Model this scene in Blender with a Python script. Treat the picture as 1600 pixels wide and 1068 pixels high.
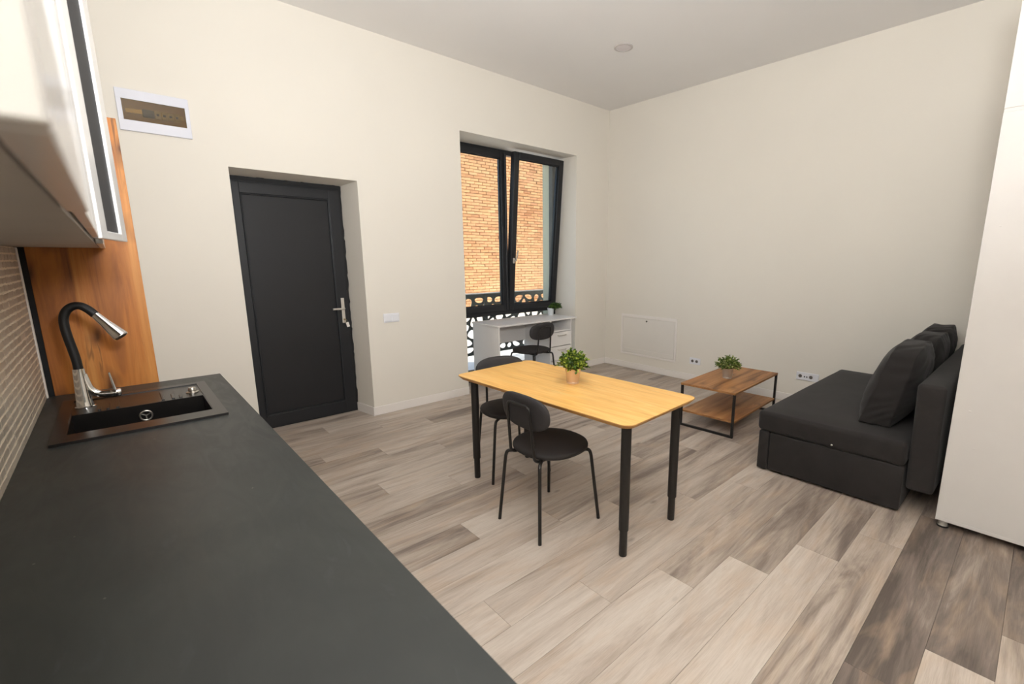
import bpy, bmesh, math, random
from mathutils import Vector, Matrix, noise as mnoise
random.seed(7)
R = math.radians
PI = math.pi
sc = bpy.context.scene
for o in list(bpy.data.objects):
    bpy.data.objects.remove(o)
COL = sc.collection

# ------------------------------------------------------------------ camera
cam_d = bpy.data.cameras.new('camera')
cam = bpy.data.objects.new('camera', cam_d)
COL.objects.link(cam)
cam.location = (0.0, 0.0, 1.5)
cam.rotation_euler = (PI / 2 - 0.1893, 0, -0.7570)
cam_d.sensor_width = 36.0
cam_d.lens = 723.73 / 1600 * 36.0
cam_d.shift_x = (800 - 868.41) / 1600
cam_d.shift_y = (542.82 - 534) / 1600
cam_d.clip_start = 0.02
cam_d.dof.use_dof = True
cam_d.dof.focus_distance = 3.0
cam_d.dof.aperture_fstop = 4.5
sc.camera = cam

# ------------------------------------------------------------------ world, sun, daylight
w = bpy.data.worlds.new('world')
sc.world = w
w.use_nodes = True
nt = w.node_tree
bg = nt.nodes['Background']
sky = nt.nodes.new('ShaderNodeTexSky')
sky.sky_type = 'NISHITA'
sky.sun_disc = False
sky.sun_elevation = R(50)
sky.sun_rotation = R(120)
nt.links.new(sky.outputs[0], bg.inputs[0])
bg.inputs[1].default_value = 0.30

sun_d = bpy.data.lights.new('sun', 'SUN')
sun = bpy.data.objects.new('sun', sun_d)
COL.objects.link(sun)
sun_d.energy = 4.6
sun_d.angle = R(0.6)
sun_d.color = (1.0, 0.93, 0.82)
sun.rotation_euler = Vector((-0.62, 0.42, -0.66)).to_track_quat('-Z', 'Y').to_euler()

# photographer's softbox flash beside the camera, tipped up at the ceiling and the far wall
fl_d = bpy.data.lights.new('bounce_flash', 'AREA')
fl_d.shape = 'RECTANGLE'
fl_d.size = 0.45
fl_d.size_y = 0.45
fl_d.energy = 138
fl_d.color = (0.97, 0.985, 1.0)
flash = bpy.data.objects.new('bounce_flash', fl_d)
COL.objects.link(flash)
flash.location = (0.14, -0.08, 1.88)
flash.rotation_euler = Vector((0.16, 0.54, 1.0)).to_track_quat('-Z', 'Y').to_euler()

sc.view_settings.view_transform = 'Standard'
sc.view_settings.look = 'None'
sc.view_settings.gamma = 1.0
sc.view_settings.use_curve_mapping = False
sc.view_settings.exposure = 0.40

# ------------------------------------------------------------------ materials
def srgb(r, g, b):
    f = lambda c: (c / 255 / 12.92) if c / 255 <= 0.04045 else ((c / 255 + 0.055) / 1.055) ** 2.4
    return (f(r), f(g), f(b), 1.0)

def newmat(name, col=(0.8, 0.8, 0.8, 1), rough=0.5, metal=0.0, spec=0.5):
    m = bpy.data.materials.new(name)
    m.use_nodes = True
    b = m.node_tree.nodes['Principled BSDF']
    b.inputs['Base Color'].default_value = col
    b.inputs['Roughness'].default_value = rough
    b.inputs['Metallic'].default_value = metal
    b.inputs['Specular IOR Level'].default_value = spec
    return m, m.node_tree, b

def nd(t, kind, **kw):
    n = t.nodes.new(kind)
    for k, v in kw.items():
        setattr(n, k, v)
    return n

def coords(t, scale=(1, 1, 1), out='Object', offset_random=False):
    tc = nd(t, 'ShaderNodeTexCoord')
    src = tc.outputs[out]
    if offset_random:
        oi = nd(t, 'ShaderNodeObjectInfo')
        mul = nd(t, 'ShaderNodeMath', operation='MULTIPLY')
        mul.inputs[1].default_value = 37.0
        t.links.new(oi.outputs['Random'], mul.inputs[0])
        va = nd(t, 'ShaderNodeVectorMath', operation='ADD')
        t.links.new(src, va.inputs[0])
        t.links.new(mul.outputs[0], va.inputs[1])
        src = va.outputs[0]
    mp = nd(t, 'ShaderNodeMapping')
    mp.inputs['Scale'].default_value = scale
    t.links.new(src, mp.inputs['Vector'])
    return mp.outputs[0]

def noise(t, vec, scale, detail=3, rough=0.5, dist=0.0):
    n = nd(t, 'ShaderNodeTexNoise')
    n.inputs['Scale'].default_value = scale
    n.inputs['Detail'].default_value = detail
    n.inputs['Roughness'].default_value = rough
    n.inputs['Distortion'].default_value = dist
    t.links.new(vec, n.inputs['Vector'])
    return n.outputs['Fac']

def ramp(t, fac, stops):
    r = nd(t, 'ShaderNodeValToRGB')
    e = r.color_ramp.elements
    while len(e) < len(stops):
        e.new(0.5)
    for i, (p, c) in enumerate(stops):
        e[i].position = p
        e[i].color = c
    t.links.new(fac, r.inputs[0])
    return r.outputs[0]

def mixc(t, fac, a, b, mode='MIX'):
    n = nd(t, 'ShaderNodeMix', data_type='RGBA', blend_type=mode)
    for sock, v in ((n.inputs[0], fac), (n.inputs[6], a), (n.inputs[7], b)):
        if hasattr(v, 'is_linked'):
            t.links.new(v, sock)
        else:
            sock.default_value = v
    return n.outputs[2]

def math_(t, op, a, b):
    n = nd(t, 'ShaderNodeMath', operation=op)
    for i, v in enumerate((a, b)):
        if hasattr(v, 'is_linked'):
            t.links.new(v, n.inputs[i])
        else:
            n.inputs[i].default_value = v
    return n.outputs[0]

def bump(t, b, h, strength=0.1, dist=0.01):
    n = nd(t, 'ShaderNodeBump')
    n.inputs['Strength'].default_value = strength
    n.inputs['Distance'].default_value = dist
    t.links.new(h, n.inputs['Height'])
    t.links.new(n.outputs[0], b.inputs['Normal'])

def plain(name, c, rough=0.5, metal=0.0, spec=0.5, var=0.04, nscale=6.0, bmp=0.0, bscale=200):
    """a single colour with slight mottling (procedural)"""
    m, t, b = newmat(name, c, rough, metal, spec)
    v = coords(t)
    n = noise(t, v, nscale, 4)
    d = tuple(x * (1 - var) for x in c[:3]) + (1,)
    l = tuple(min(1, x * (1 + var)) for x in c[:3]) + (1,)
    t.links.new(ramp(t, n, [(0.3, d), (0.7, l)]), b.inputs['Base Color'])
    if bmp:
        bump(t, b, noise(t, v, bscale, 2), bmp, 0.002)
    return m

def wood(name, dark, mid, light, along, gscale, rough=0.45, knots=0.0, contrast=(0.3, 0.5, 0.72), rnd=True, thin=2, kscale=4.2):
    """wood whose grain runs along axis 0/1/2"""
    m, t, b = newmat(name, mid, rough, 0, 0.4)
    s = [1.0, 1.0, 1.0]
    s[along] = 0.09
    v = coords(t, tuple(x * gscale for x in s), offset_random=rnd)
    big = noise(t, v, 1.0, 6, 0.62, 0.9)
    col = ramp(t, big, [(contrast[0], dark), (contrast[1], mid), (contrast[2], light)])
    s2 = [60.0, 60.0, 60.0]
    s2[along] = 2.5
    v2 = coords(t, tuple(s2), offset_random=rnd)
    fine = noise(t, v2, 1.0, 3, 0.6)
    fr = ramp(t, fine, [(0.3, (0.78, 0.78, 0.78, 1)), (0.6, (1, 1, 1, 1))])
    col = mixc(t, 0.55, col, fr, 'MULTIPLY')
    if knots:
        s3 = [kscale] * 3
        s3[along] = kscale * 0.45
        s3[thin] = 0.0
        v3 = coords(t, tuple(s3), offset_random=rnd)
        nz = nd(t, 'ShaderNodeTexNoise')
        nz.inputs['Scale'].default_value = 2.0
        t.links.new(v3, nz.inputs['Vector'])
        va = nd(t, 'ShaderNodeVectorMath', operation='MULTIPLY_ADD')
        t.links.new(nz.outputs['Color'], va.inputs[0])
        va.inputs[1].default_value = (0.5, 0.5, 0.5)
        t.links.new(v3, va.inputs[2])
        vo = nd(t, 'ShaderNodeTexVoronoi')
        vo.voronoi_dimensions = '2D'
        vo.inputs['Scale'].default_value = 1.0
        sp_ = nd(t, 'ShaderNodeSeparateXYZ')
        cb_ = nd(t, 'ShaderNodeCombineXYZ')
        t.links.new(va.outputs[0], sp_.inputs[0])
        for i_, ax in enumerate([a_ for a_ in (0, 1, 2) if a_ != thin]):
            t.links.new(sp_.outputs[ax], cb_.inputs[i_])
        t.links.new(cb_.outputs[0], vo.inputs['Vector'])
        vo.inputs['Randomness'].default_value = 0.9
        kf = ramp(t, vo.outputs['Distance'], [(0.02, (1, 1, 1, 1)), (0.10, (0.45, 0.45, 0.45, 1)), (0.22, (0, 0, 0, 1))])
        km = math_(t, 'MULTIPLY', kf, knots)
        # thin dark checks running with the grain
        s4 = [16.0] * 3
        s4[along] = 1.3
        s4[thin] = 0.0
        n4 = noise(t, coords(t, tuple(s4), offset_random=rnd), 1.0, 4, 0.6, 1.2)
        ck = ramp(t, n4, [(0.478, (0, 0, 0, 1)), (0.494, (1, 1, 1, 1)), (0.500, (1, 1, 1, 1)), (0.516, (0, 0, 0, 1))])
        s5 = [3.0] * 3
        s5[along] = 1.2
        s5[thin] = 0.0
        cm = ramp(t, noise(t, coords(t, tuple(s5), offset_random=rnd), 1.0, 2), [(0.50, (0, 0, 0, 1)), (0.62, (1, 1, 1, 1))])
        km = math_(t, 'MAXIMUM', km, math_(t, 'MULTIPLY', math_(t, 'MULTIPLY', ck, cm), knots * 0.75))
        kd = tuple(x * 0.35 for x in dark[:3]) + (1,)
        col = mixc(t, km, col, kd)
    t.links.new(col, b.inputs['Base Color'])
    bump(t, b, fine, 0.06, 0.002)
    return m

M = {}
# painted plaster
def plaster(name, c, rough=0.85):
    m, t, b = newmat(name, c, rough, 0, 0.25)
    v = coords(t)
    n = noise(t, v, 0.9, 3)
    d = tuple(x * 0.975 for x in c[:3]) + (1,)
    t.links.new(ramp(t, n, [(0.35, d), (0.65, c)]), b.inputs['Base Color'])
    bump(t, b, noise(t, v, 90, 4), 0.05, 0.003)
    return m
M['wall'] = plaster('cream_paint', srgb(235, 229, 218))
M['ceil'] = plaster('white_ceiling_paint', srgb(243, 240, 237))
M['outer'] = plaster('pale_green_render', srgb(212, 207, 180))
M['white_trim'] = plain('white_trim', srgb(240, 234, 228), 0.4, var=0.01)
M['white_lam'] = plain('white_laminate', srgb(236, 233, 230), 0.35, var=0.012)
M['white_ward'] = plain('white_melamine', srgb(206, 202, 198), 0.6, spec=0.2, var=0.012)
M['white_gloss'] = plain('glossy_white', srgb(230, 229, 227), 0.2, var=0.01)
M['grey_under'] = plain('grey_white_chipboard', srgb(190, 182, 174), 0.55, var=0.03)
M['white_plastic'] = plain('white_plastic', srgb(236, 236, 240), 0.35, var=0.01)
M['panel_plastic'] = plain('cool_white_plastic', srgb(222, 223, 232), 0.35, var=0.01)
M['anthracite'] = plain('anthracite_pvc', srgb(35, 36, 39), 0.42, spec=0.35, var=0.06, nscale=3)
M['door_panel'] = plain('anthracite_door_panel', srgb(32, 32, 34), 0.5, spec=0.35, var=0.07, nscale=2.5)
M['seal'] = plain('black_seal', srgb(18, 18, 20), 0.7, var=0.2, nscale=30)
M['black_metal'] = plain('black_powder_coat', srgb(24, 22, 21), 0.42, 0.0, 0.5, var=0.08, nscale=40)
M['black_plastic'] = plain('black_plastic', srgb(16, 15, 15), 0.5, var=0.1)
M['rubber'] = plain('black_rubber', srgb(12, 11, 11), 0.55, var=0.1, nscale=30)
M['steel'] = plain('brushed_steel', srgb(205, 200, 192), 0.3, 1.0, var=0.05, nscale=40)
M['satin'] = plain('satin_nickel', srgb(214, 208, 198), 0.38, 0.6, var=0.03)
M['chrome'] = plain('chrome', srgb(225, 225, 225), 0.07, 1.0, var=0.01)
M['copper_pot'] = plain('rose_gold_metal', srgb(216, 194, 174), 0.3, 0.6, var=0.04)
M['silver_pot'] = plain('silver_metal', srgb(198, 194, 188), 0.32, 0.6, var=0.04)
M['white_pot'] = plain('white_enamel', srgb(225, 230, 232), 0.3, var=0.02)
M['soil'] = plain('soil', srgb(52, 40, 30), 0.9, var=0.3, nscale=60)
M['stem'] = plain('stem_green', srgb(70, 84, 34), 0.6, var=0.15, nscale=40)
M['chair_pad'] = plain('charcoal_seat_fabric', srgb(33, 29, 28), 0.75, var=0.12, nscale=12, bmp=0.15, bscale=500)
M['back_pad'] = plain('dark_grey_back_fabric', srgb(50, 47, 48), 0.75, var=0.1, nscale=12, bmp=0.15, bscale=500)
M['lamp_disc'] = plain('frosted_lamp_disc', srgb(222, 214, 214), 0.4, var=0.01)
M['lamp_ring'] = plain('grey_lamp_ring', srgb(196, 188, 184), 0.35, var=0.02)
M['sink'] = plain('black_granite_composite', srgb(21, 18, 16), 0.3, var=0.25, nscale=220)
M['pave'] = plain('pale_pavement', srgb(228, 224, 212), 0.9, var=0.06, nscale=5)
M['rail'] = plain('grey_railing_paint', srgb(84, 88, 84), 0.5, var=0.06)
M['panel_white'] = plain('warm_white_sheet', srgb(232, 227, 219), 0.4, var=0.01)
M['well'] = plain('socket_grey', srgb(96, 92, 88), 0.6, var=0.05)
M['tag'] = plain('white_key_tag', srgb(238, 232, 224), 0.4, var=0.01)
M['brass'] = plain('dull_key_metal', srgb(176, 160, 130), 0.4, 0.8, var=0.1)
M['lock'] = plain('small_lock_metal', srgb(120, 118, 110), 0.35, 0.9, var=0.05)
M['grout'] = plain('cream_grout', srgb(240, 228, 208), 0.85, var=0.06, nscale=40)

# worktop: dark grey-green laminate with faint wiped smears and specks
m, t, b = newmat('anthracite_worktop', srgb(58, 61, 59), 0.42, 0, 0.45)
v = coords(t)
n1 = noise(t, v, 2.2, 5, 0.6, 1.2)
vs = coords(t, (9, 2.5, 1))
n2 = noise(t, vs, 1.3, 4, 0.6, 2.0)
col = ramp(t, n1, [(0.35, srgb(46, 49, 48)), (0.7, srgb(56, 59, 57))])
sm = ramp(t, n2, [(0.60, (0, 0, 0, 1)), (0.78, (0.22, 0.22, 0.22, 1))])
col = mixc(t, sm, col, srgb(98, 101, 103))
vo = nd(t, 'ShaderNodeTexVoronoi')
vo.inputs['Scale'].default_value = 14
t.links.new(v, vo.inputs['Vector'])
sp = ramp(t, vo.outputs['Distance'], [(0.022, (0.5, 0.5, 0.5, 1)), (0.04, (0, 0, 0, 1))])
sel = ramp(t, noise(t, v, 3.0, 1), [(0.57, (0, 0, 0, 1)), (0.6, (1, 1, 1, 1))])
col = mixc(t, math_(t, 'MULTIPLY', sp, sel), col, srgb(150, 145, 138))
t.links.new(col, b.inputs['Base Color'])
rr = ramp(t, n2, [(0.3, (0.40, 0.40, 0.40, 1)), (0.8, (0.52, 0.52, 0.52, 1))])
t.links.new(rr, b.inputs['Roughness'])
bump(t, b, noise(t, v, 300, 2), 0.06, 0.001)
M['worktop'] = m

M['oak'] = wood('wotan_oak', srgb(112, 60, 20), srgb(184, 112, 44), srgb(210, 144, 72), 2, 9.0, 0.5, knots=0.85, contrast=(0.30, 0.47, 0.68), rnd=False, thin=1, kscale=5.5)
M['coffee_oak'] = wood('rustic_oak', srgb(112, 72, 40), srgb(178, 124, 74), srgb(204, 152, 100), 0, 9.0, 0.5, knots=0.5, contrast=(0.3, 0.46, 0.68), thin=2, kscale=5.0)
M['coffee_edge'] = wood('rustic_oak_edge', srgb(120, 80, 46), srgb(160, 112, 68), srgb(180, 132, 84), 0, 8.0, 0.55)
M['bamboo'] = wood('bamboo_top', srgb(236, 178, 96), srgb(250, 196, 112), srgb(255, 210, 132), 1, 26.0, 0.36, contrast=(0.3, 0.5, 0.7))
M['bamboo_edge'] = wood('bamboo_edge', srgb(176, 124, 66), srgb(200, 148, 84), srgb(214, 164, 98), 1, 26.0, 0.45)

# floor planks: each plank carries its own tone
m, t, b = newmat('vinyl_plank', srgb(190, 176, 160), 0.42, 0, 0.4)
at = nd(t, 'ShaderNodeAttribute', attribute_type='OBJECT', attribute_name='tone')
tone = at.outputs['Fac']
v = coords(t, (0.9, 6.5, 1), offset_random=True)
n1 = noise(t, v, 1.0, 6, 0.6, 1.6)
v2 = coords(t, (3.0, 80, 1), offset_random=True)
n2 = noise(t, v2, 1.0, 4, 0.65, 0.8)
v3 = coords(t, (1.6, 6.0, 1), offset_random=True)
n3 = noise(t, v3, 1.1, 3, 0.55, 1.5)
f = math_(t, 'ADD', math_(t, 'MULTIPLY', n1, 0.78), 0.085)
f = math_(t, 'SUBTRACT', f, math_(t, 'MULTIPLY', tone, 0.30))
f = math_(t, 'ADD', f, 0.03)
f = math_(t, 'ADD', f, math_(t, 'MULTIPLY', n2, 0.24))
col = ramp(t, f, [(0.14, srgb(98, 88, 81)), (0.30, srgb(132, 119, 110)), (0.44, srgb(174, 160, 147)), (0.60, srgb(199, 187, 175)), (0.75, srgb(210, 200, 189))])
warm = ramp(t, n3, [(0.5, (0, 0, 0, 1)), (0.75, (0.45, 0.45, 0.45, 1))])
col = mixc(t, warm, col, srgb(192, 166, 140))
# fine pores
v4 = coords(t, (14, 320, 1), offset_random=True)
n4 = noise(t, v4, 1.0, 2, 0.5)
col = mixc(t, 0.6, col, ramp(t, n4, [(0.3, (0.82, 0.8, 0.78, 1)), (0.55, (1, 1, 1, 1))]), 'MULTIPLY')
# small knots
vk = coords(t, (2.4, 5.0, 1), offset_random=True)
nk = nd(t, 'ShaderNodeTexVoronoi')
nk.inputs['Scale'].default_value = 0.9
t.links.new(vk, nk.inputs['Vector'])
kf = ramp(t, nk.outputs['Distance'], [(0.02, (0.55, 0.55, 0.55, 1)), (0.085, (0, 0, 0, 1))])
col = mixc(t, kf, col, srgb(96, 80, 68))
t.links.new(col, b.inputs['Base Color'])
bump(t, b, n2, 0.08, 0.002)
M['plank'] = m
M['subfloor'] = plain('dark_subfloor', srgb(84, 72, 62), 0.9)

# sofa velour
m, t, b = newmat('charcoal_velour', srgb(52, 49, 49), 0.8, 0, 0.3)
v = coords(t)
n1 = noise(t, v, 5, 5, 0.65, 0.8)
t.links.new(ramp(t, n1, [(0.3, srgb(31, 28, 28)), (0.7, srgb(41, 38, 37))]), b.inputs['Base Color'])
b.inputs['Sheen Weight'].default_value = 0.08
b.inputs['Sheen Roughness'].default_value = 0.5
bump(t, b, noise(t, v, 400, 2), 0.12, 0.002)
M['velour'] = m

# bricks (each brick its own colour)
def island_random(t):
    oi = nd(t, 'ShaderNodeObjectInfo')
    ge = nd(t, 'ShaderNodeNewGeometry')
    s = math_(t, 'ADD', oi.outputs['Random'], ge.outputs['Random Per Island'])
    return math_(t, 'FRACT', s, 0.0)
m, t, b = newmat('old_brick', srgb(190, 128, 78), 0.9, 0, 0.2)
v = coords(t)
rc = ramp(t, island_random(t), [(0.0, srgb(176, 118, 78)), (0.2, srgb(200, 144, 96)), (0.5, srgb(212, 162, 112)), (0.8, srgb(198, 138, 96)), (1.0, srgb(212, 170, 120))])
nn = noise(t, v, 14, 4)
rc = mixc(t, 0.6, rc, ramp(t, nn, [(0.3, (0.7, 0.66, 0.62, 1)), (0.6, (1, 1, 1, 1))]), 'MULTIPLY')
rc = mixc(t, ramp(t, noise(t, coords(t), 0.5, 3), [(0.4, (0, 0, 0, 1)), (0.7, (0.45, 0.45, 0.45, 1))]), rc, srgb(224, 184, 140))
t.links.new(rc, b.inputs['Base Color'])
bump(t, b, nn, 0.5, 0.01)
M['brick'] = m
M['mortar'] = plain('old_mortar', srgb(176, 132, 92), 0.95, var=0.15, nscale=8)

# backsplash tile bricks
m, t, b = newmat('taupe_tile', srgb(164, 150, 134), 0.35, 0, 0.5)
v = coords(t)
rc = ramp(t, island_random(t), [(0.0, srgb(186, 173, 157)), (1.0, srgb(204, 192, 176))])
st = noise(t, coords(t, (1, 160, 6)), 1.0, 2)
rc = mixc(t, 0.5, rc, ramp(t, st, [(0.35, (0.84, 0.83, 0.82, 1)), (0.6, (1, 1, 1, 1))]), 'MULTIPLY')
t.links.new(rc, b.inputs['Base Color'])
M['tile'] = m

# leaves
def leafmat(name, a, bcol, c):
    m, t, b = newmat(name, a, 0.45, 0, 0.4)
    ge = nd(t, 'ShaderNodeNewGeometry')
    t.links.new(ramp(t, ge.outputs['Random Per Island'], [(0.0, a), (0.6, bcol), (1.0, c)]), b.inputs['Base Color'])
    b.inputs['Subsurface Weight'].default_value = 0.0
    return m
M['leaf'] = leafmat('bright_leaf', srgb(42, 68, 22), srgb(84, 114, 34), srgb(194, 204, 84))
M['leaf_dark'] = leafmat('dark_leaf', srgb(36, 60, 26), srgb(62, 92, 36), srgb(104, 130, 56))
M['leaf_pale'] = leafmat('pale_leaf', srgb(70, 98, 36), srgb(112, 136, 54), srgb(208, 208, 138))

# glass
def glass(name, col, rough=0.0, ior=1.45):
    m, t, b = newmat(name, col, rough, 0, 0.5)
    for n in list(t.nodes):
        if n.type == 'BSDF_PRINCIPLED':
            t.nodes.remove(n)
    out = [n for n in t.nodes if n.type == 'OUTPUT_MATERIAL'][0]
    tr = nd(t, 'ShaderNodeBsdfTransparent')
    tr.inputs[0].default_value = col
    gl = nd(t, 'ShaderNodeBsdfGlossy')
    gl.inputs['Roughness'].default_value = 0.02
    fr = nd(t, 'ShaderNodeFresnel')
    fr.inputs['IOR'].default_value = ior
    fac = math_(t, 'MULTIPLY', fr.outputs[0], 0.6)
    mx = nd(t, 'ShaderNodeMixShader')
    t.links.new(fac, mx.inputs[0])
    t.links.new(tr.outputs[0], mx.inputs[1])
    t.links.new(gl.outputs[0], mx.inputs[2])
    t.links.new(mx.outputs[0], out.inputs[0])
    return m
M['glass'] = glass('clear_glass', (0.96, 0.98, 0.97, 1))
M['smoke'] = glass('smoked_brown_cover', srgb(200, 186, 138))
M['dark_glass'] = plain('dark_grey_glass', srgb(62, 62, 64), 0.6, spec=0.15, var=0.05)

# ------------------------------------------------------------------ geometry helpers
def addbox(bm, x0, x1, y0, y1, z0, z1):
    vs = [bm.verts.new(p) for p in ((x0, y0, z0), (x1, y0, z0), (x1, y1, z0), (x0, y1, z0), (x0, y0, z1), (x1, y0, z1), (x1, y1, z1), (x0, y1, z1))]
    for f in ((0, 3, 2, 1), (4, 5, 6, 7), (0, 1, 5, 4), (1, 2, 6, 5), (2, 3, 7, 6), (3, 0, 4, 7)):
        bm.faces.new([vs[i] for i in f])
    return vs

def merge(bm, tmp):
    me = bpy.data.meshes.new('tmp')
    tmp.to_mesh(me)
    tmp.free()
    bm.from_mesh(me)
    bpy.data.meshes.remove(me)

def rbox(bm, x0, x1, y0, y1, z0, z1, r=0.004, seg=2, mat=None):
    t = bmesh.new()
    addbox(t, x0, x1, y0, y1, z0, z1)
    bmesh.ops.bevel(t, geom=t.edges[:], offset=r, segments=seg, profile=0.5, affect='EDGES')
    if mat is not None:
        t.transform(mat)
    merge(bm, t)

def prism(bm, poly, z0, z1, axis='z'):
    """extrude a 2D polygon; axis z: (x,y)->z, axis y: (x,z)->y, axis x: (y,z)->x"""
    def P(a, b, c):
        return {'z': (a, b, c), 'y': (a, c, b), 'x': (c, a, b)}[axis]
    lo = [bm.verts.new(P(a, b, z0)) for a, b in poly]
    hi = [bm.verts.new(P(a, b, z1)) for a, b in poly]
    n = len(poly)
    f1 = bm.faces.new(lo)
    f2 = bm.faces.new(hi)
    for i in range(n):
        bm.faces.new((lo[i], lo[(i + 1) % n], hi[(i + 1) % n], hi[i]))
    bmesh.ops.recalc_face_normals(bm, faces=bm.faces[:])

def tube(bm, pts, r, seg=10, closed=False):
    pts = [Vector(p) for p in pts]
    n = len(pts)
    rs = r if isinstance(r, (list, tuple)) else [r] * n
    rings = []
    up = None
    for i in range(n):
        if closed:
            d = (pts[(i + 1) % n] - pts[i - 1]).normalized()
        else:
            a = pts[max(0, i - 1)]
            c = pts[min(n - 1, i + 1)]
            d = (c - a).normalized()
        if up is None:
            up = d.orthogonal().normalized()
        up = (up - d * up.dot(d)).normalized()
        s = d.cross(up)
        rings.append([bm.verts.new(pts[i] + (up * math.cos(2 * PI * k / seg) + s * math.sin(2 * PI * k / seg)) * rs[i]) for k in range(seg)])
    m = n if closed else n - 1
    for i in range(m):
        a, c = rings[i], rings[(i + 1) % n]
        for k in range(seg):
            bm.faces.new((a[k], a[(k + 1) % seg], c[(k + 1) % seg], c[k]))
    if not closed:
        bm.faces.new(rings[0][::-1])
        bm.faces.new(rings[-1])

def fillet(pts, r, n=6):
    """round the corners of a polyline"""
    pts = [Vector(p) for p in pts]
    out = [pts[0]]
    for i in range(1, len(pts) - 1):
        a, p, c = pts[i - 1], pts[i], pts[i + 1]
        rr = min(r, (a - p).length * 0.49, (c - p).length * 0.49)
        p0 = p + (a - p).normalized() * rr
        p1 = p + (c - p).normalized() * rr
        for k in range(n + 1):
            u = k / n
            out.append(p0 * (1 - u) ** 2 + p * 2 * u * (1 - u) + p1 * u * u)
    out.append(pts[-1])
    return out

def lathe(bm, prof, seg=24, c=(0, 0, 0), cap=True):
    rings = []
    for r, z in prof:
        rings.append([bm.verts.new((c[0] + r * math.cos(2 * PI * k / seg), c[1] + r * math.sin(2 * PI * k / seg), c[2] + z)) for k in range(seg)])
    for a, d in zip(rings, rings[1:]):
        for k in range(seg):
            bm.faces.new((a[k], a[(k + 1) % seg], d[(k + 1) % seg], d[k]))
    if cap:
        bm.faces.new(rings[0][::-1])
        bm.faces.new(rings[-1])

def obj(name, bm, mat, parent=None, smooth=None, loc=None, rot=None, normals=True):
    if normals:
        bmesh.ops.recalc_face_normals(bm, faces=bm.faces[:])
    me = bpy.data.meshes.new(name)
    bm.to_mesh(me)
    bm.free()
    me.materials.append(M[mat])
    if smooth:
        for p in me.polygons:
            p.use_smooth = True
        me.set_sharp_from_angle(angle=R(smooth))
    o = bpy.data.objects.new(name, me)
    COL.objects.link(o)
    if parent:
        o.parent = parent
    if loc is not None:
        o.location = loc
    if rot is not None:
        o.rotation_euler = rot
    return o

def inst(name, me, parent, loc, rot=None):
    o = bpy.data.objects.new(name, me)
    COL.objects.link(o)
    o.parent = parent
    o.location = loc
    if rot is not None:
        o.rotation_euler = rot
    return o

def tag(o, label, cat, group=None):
    o['label'] = label
    o['category'] = cat
    if group:
        o['group'] = group
    return o

def thing(name, label, cat, loc=(0, 0, 0), rotz=0.0, group=None):
    o = bpy.data.objects.new(name, None)
    o.empty_display_size = 0.1
    COL.objects.link(o)
    o.location = loc
    o.rotation_euler = (0, 0, rotz)
    return tag(o, label, cat, group)

def struct(o, label=None):
    o['kind'] = 'structure'
    if label:
        o['label'] = label
    return o

def B(*a):
    bm = bmesh.new()
    if a:
        addbox(bm, *a)
    return bm

def RB(*a, r=0.004, seg=2):
    bm = bmesh.new()
    rbox(bm, *a, r=r, seg=seg)
    return bm

# ------------------------------------------------------------------ dimensions of the room
XL, XR, YB, YF, ZC = -0.30, 5.10, 4.345, -1.80, 3.435
YO = 4.95                       # outer face of the window wall
DX0, DX1, DZ = 0.731, 1.68, 2.178
DY = 4.635                      # door plane
WX0, WX1, WZ = 2.755, 4.467, 2.785
WY = 4.735                      # window frame, room side

# ------------------------------------------------------------------ structure
floor = struct(obj('floor', B(XL - 0.2, XR + 0.2, YF - 0.2, YO - 0.03, -0.12, -0.012), 'subfloor'), 'grey oak-look plank floor')
floor['category'] = 'floor'
# planks, running along x; rows 0.2005 m wide, seams at y = -0.06 + 0.2005 k
PIT, LEN = 0.2005, 1.49
joint = {-1: 2.436, 0: 2.125, 1: 3.32, 2: 2.83, 3: 2.475, 4: 2.12, 5: 1.77, 6: 1.42, 7: 1.015, 8: 0.60, 9: 0.22, 10: 1.27, 11: 0.85, 12: 0.45,
         13: 1.53, 14: 1.12, 15: 0.72, 16: 1.78, 17: 1.376, 18: 0.98, 19: 2.0, 20: 1.6, 21: 1.2, 22: 0.8}
tones = {(-1, 0): .4, (-1, 1): 1.2, (0, 0): .3, (0, 1): 1.2, (1, 0): 1.35, (1, 1): .7, (2, 0): .62, (2, 1): .5, (3, 0): .1, (3, 1): .72, (4, 0): .12, (4, 1): .85,
         (5, 0): .1, (5, 1): .55, (6, 0): .15, (6, 1): .35, (6, 2): .2, (7, 0): .12, (7, 1): .4, (7, 2): .6, (10, 0): .75, (10, 1): .15, (13, 1): .2, (14, 0): .7,
         (14, 1): .15, (16, 1): .75, (17, 0): .6, (18, 1): .3, (19, 1): .85, (8, 2): .55, (9, 2): .6}
plank_mesh = {}
def plank_me(L, W):
    k = (round(L, 3), round(W, 3))
    if k not in plank_mesh:
        bm = B(-L / 2 + 0.0006, L / 2 - 0.0006, -W / 2 + 0.0006, W / 2 - 0.0006, -0.012, 0.0)
        me = bpy.data.meshes.new('plank')
        bm.to_mesh(me)
        bm.free()
        me.materials.append(M['plank'])
        plank_mesh[k] = me
    return plank_mesh[k]
rt = random.Random(3)
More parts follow.
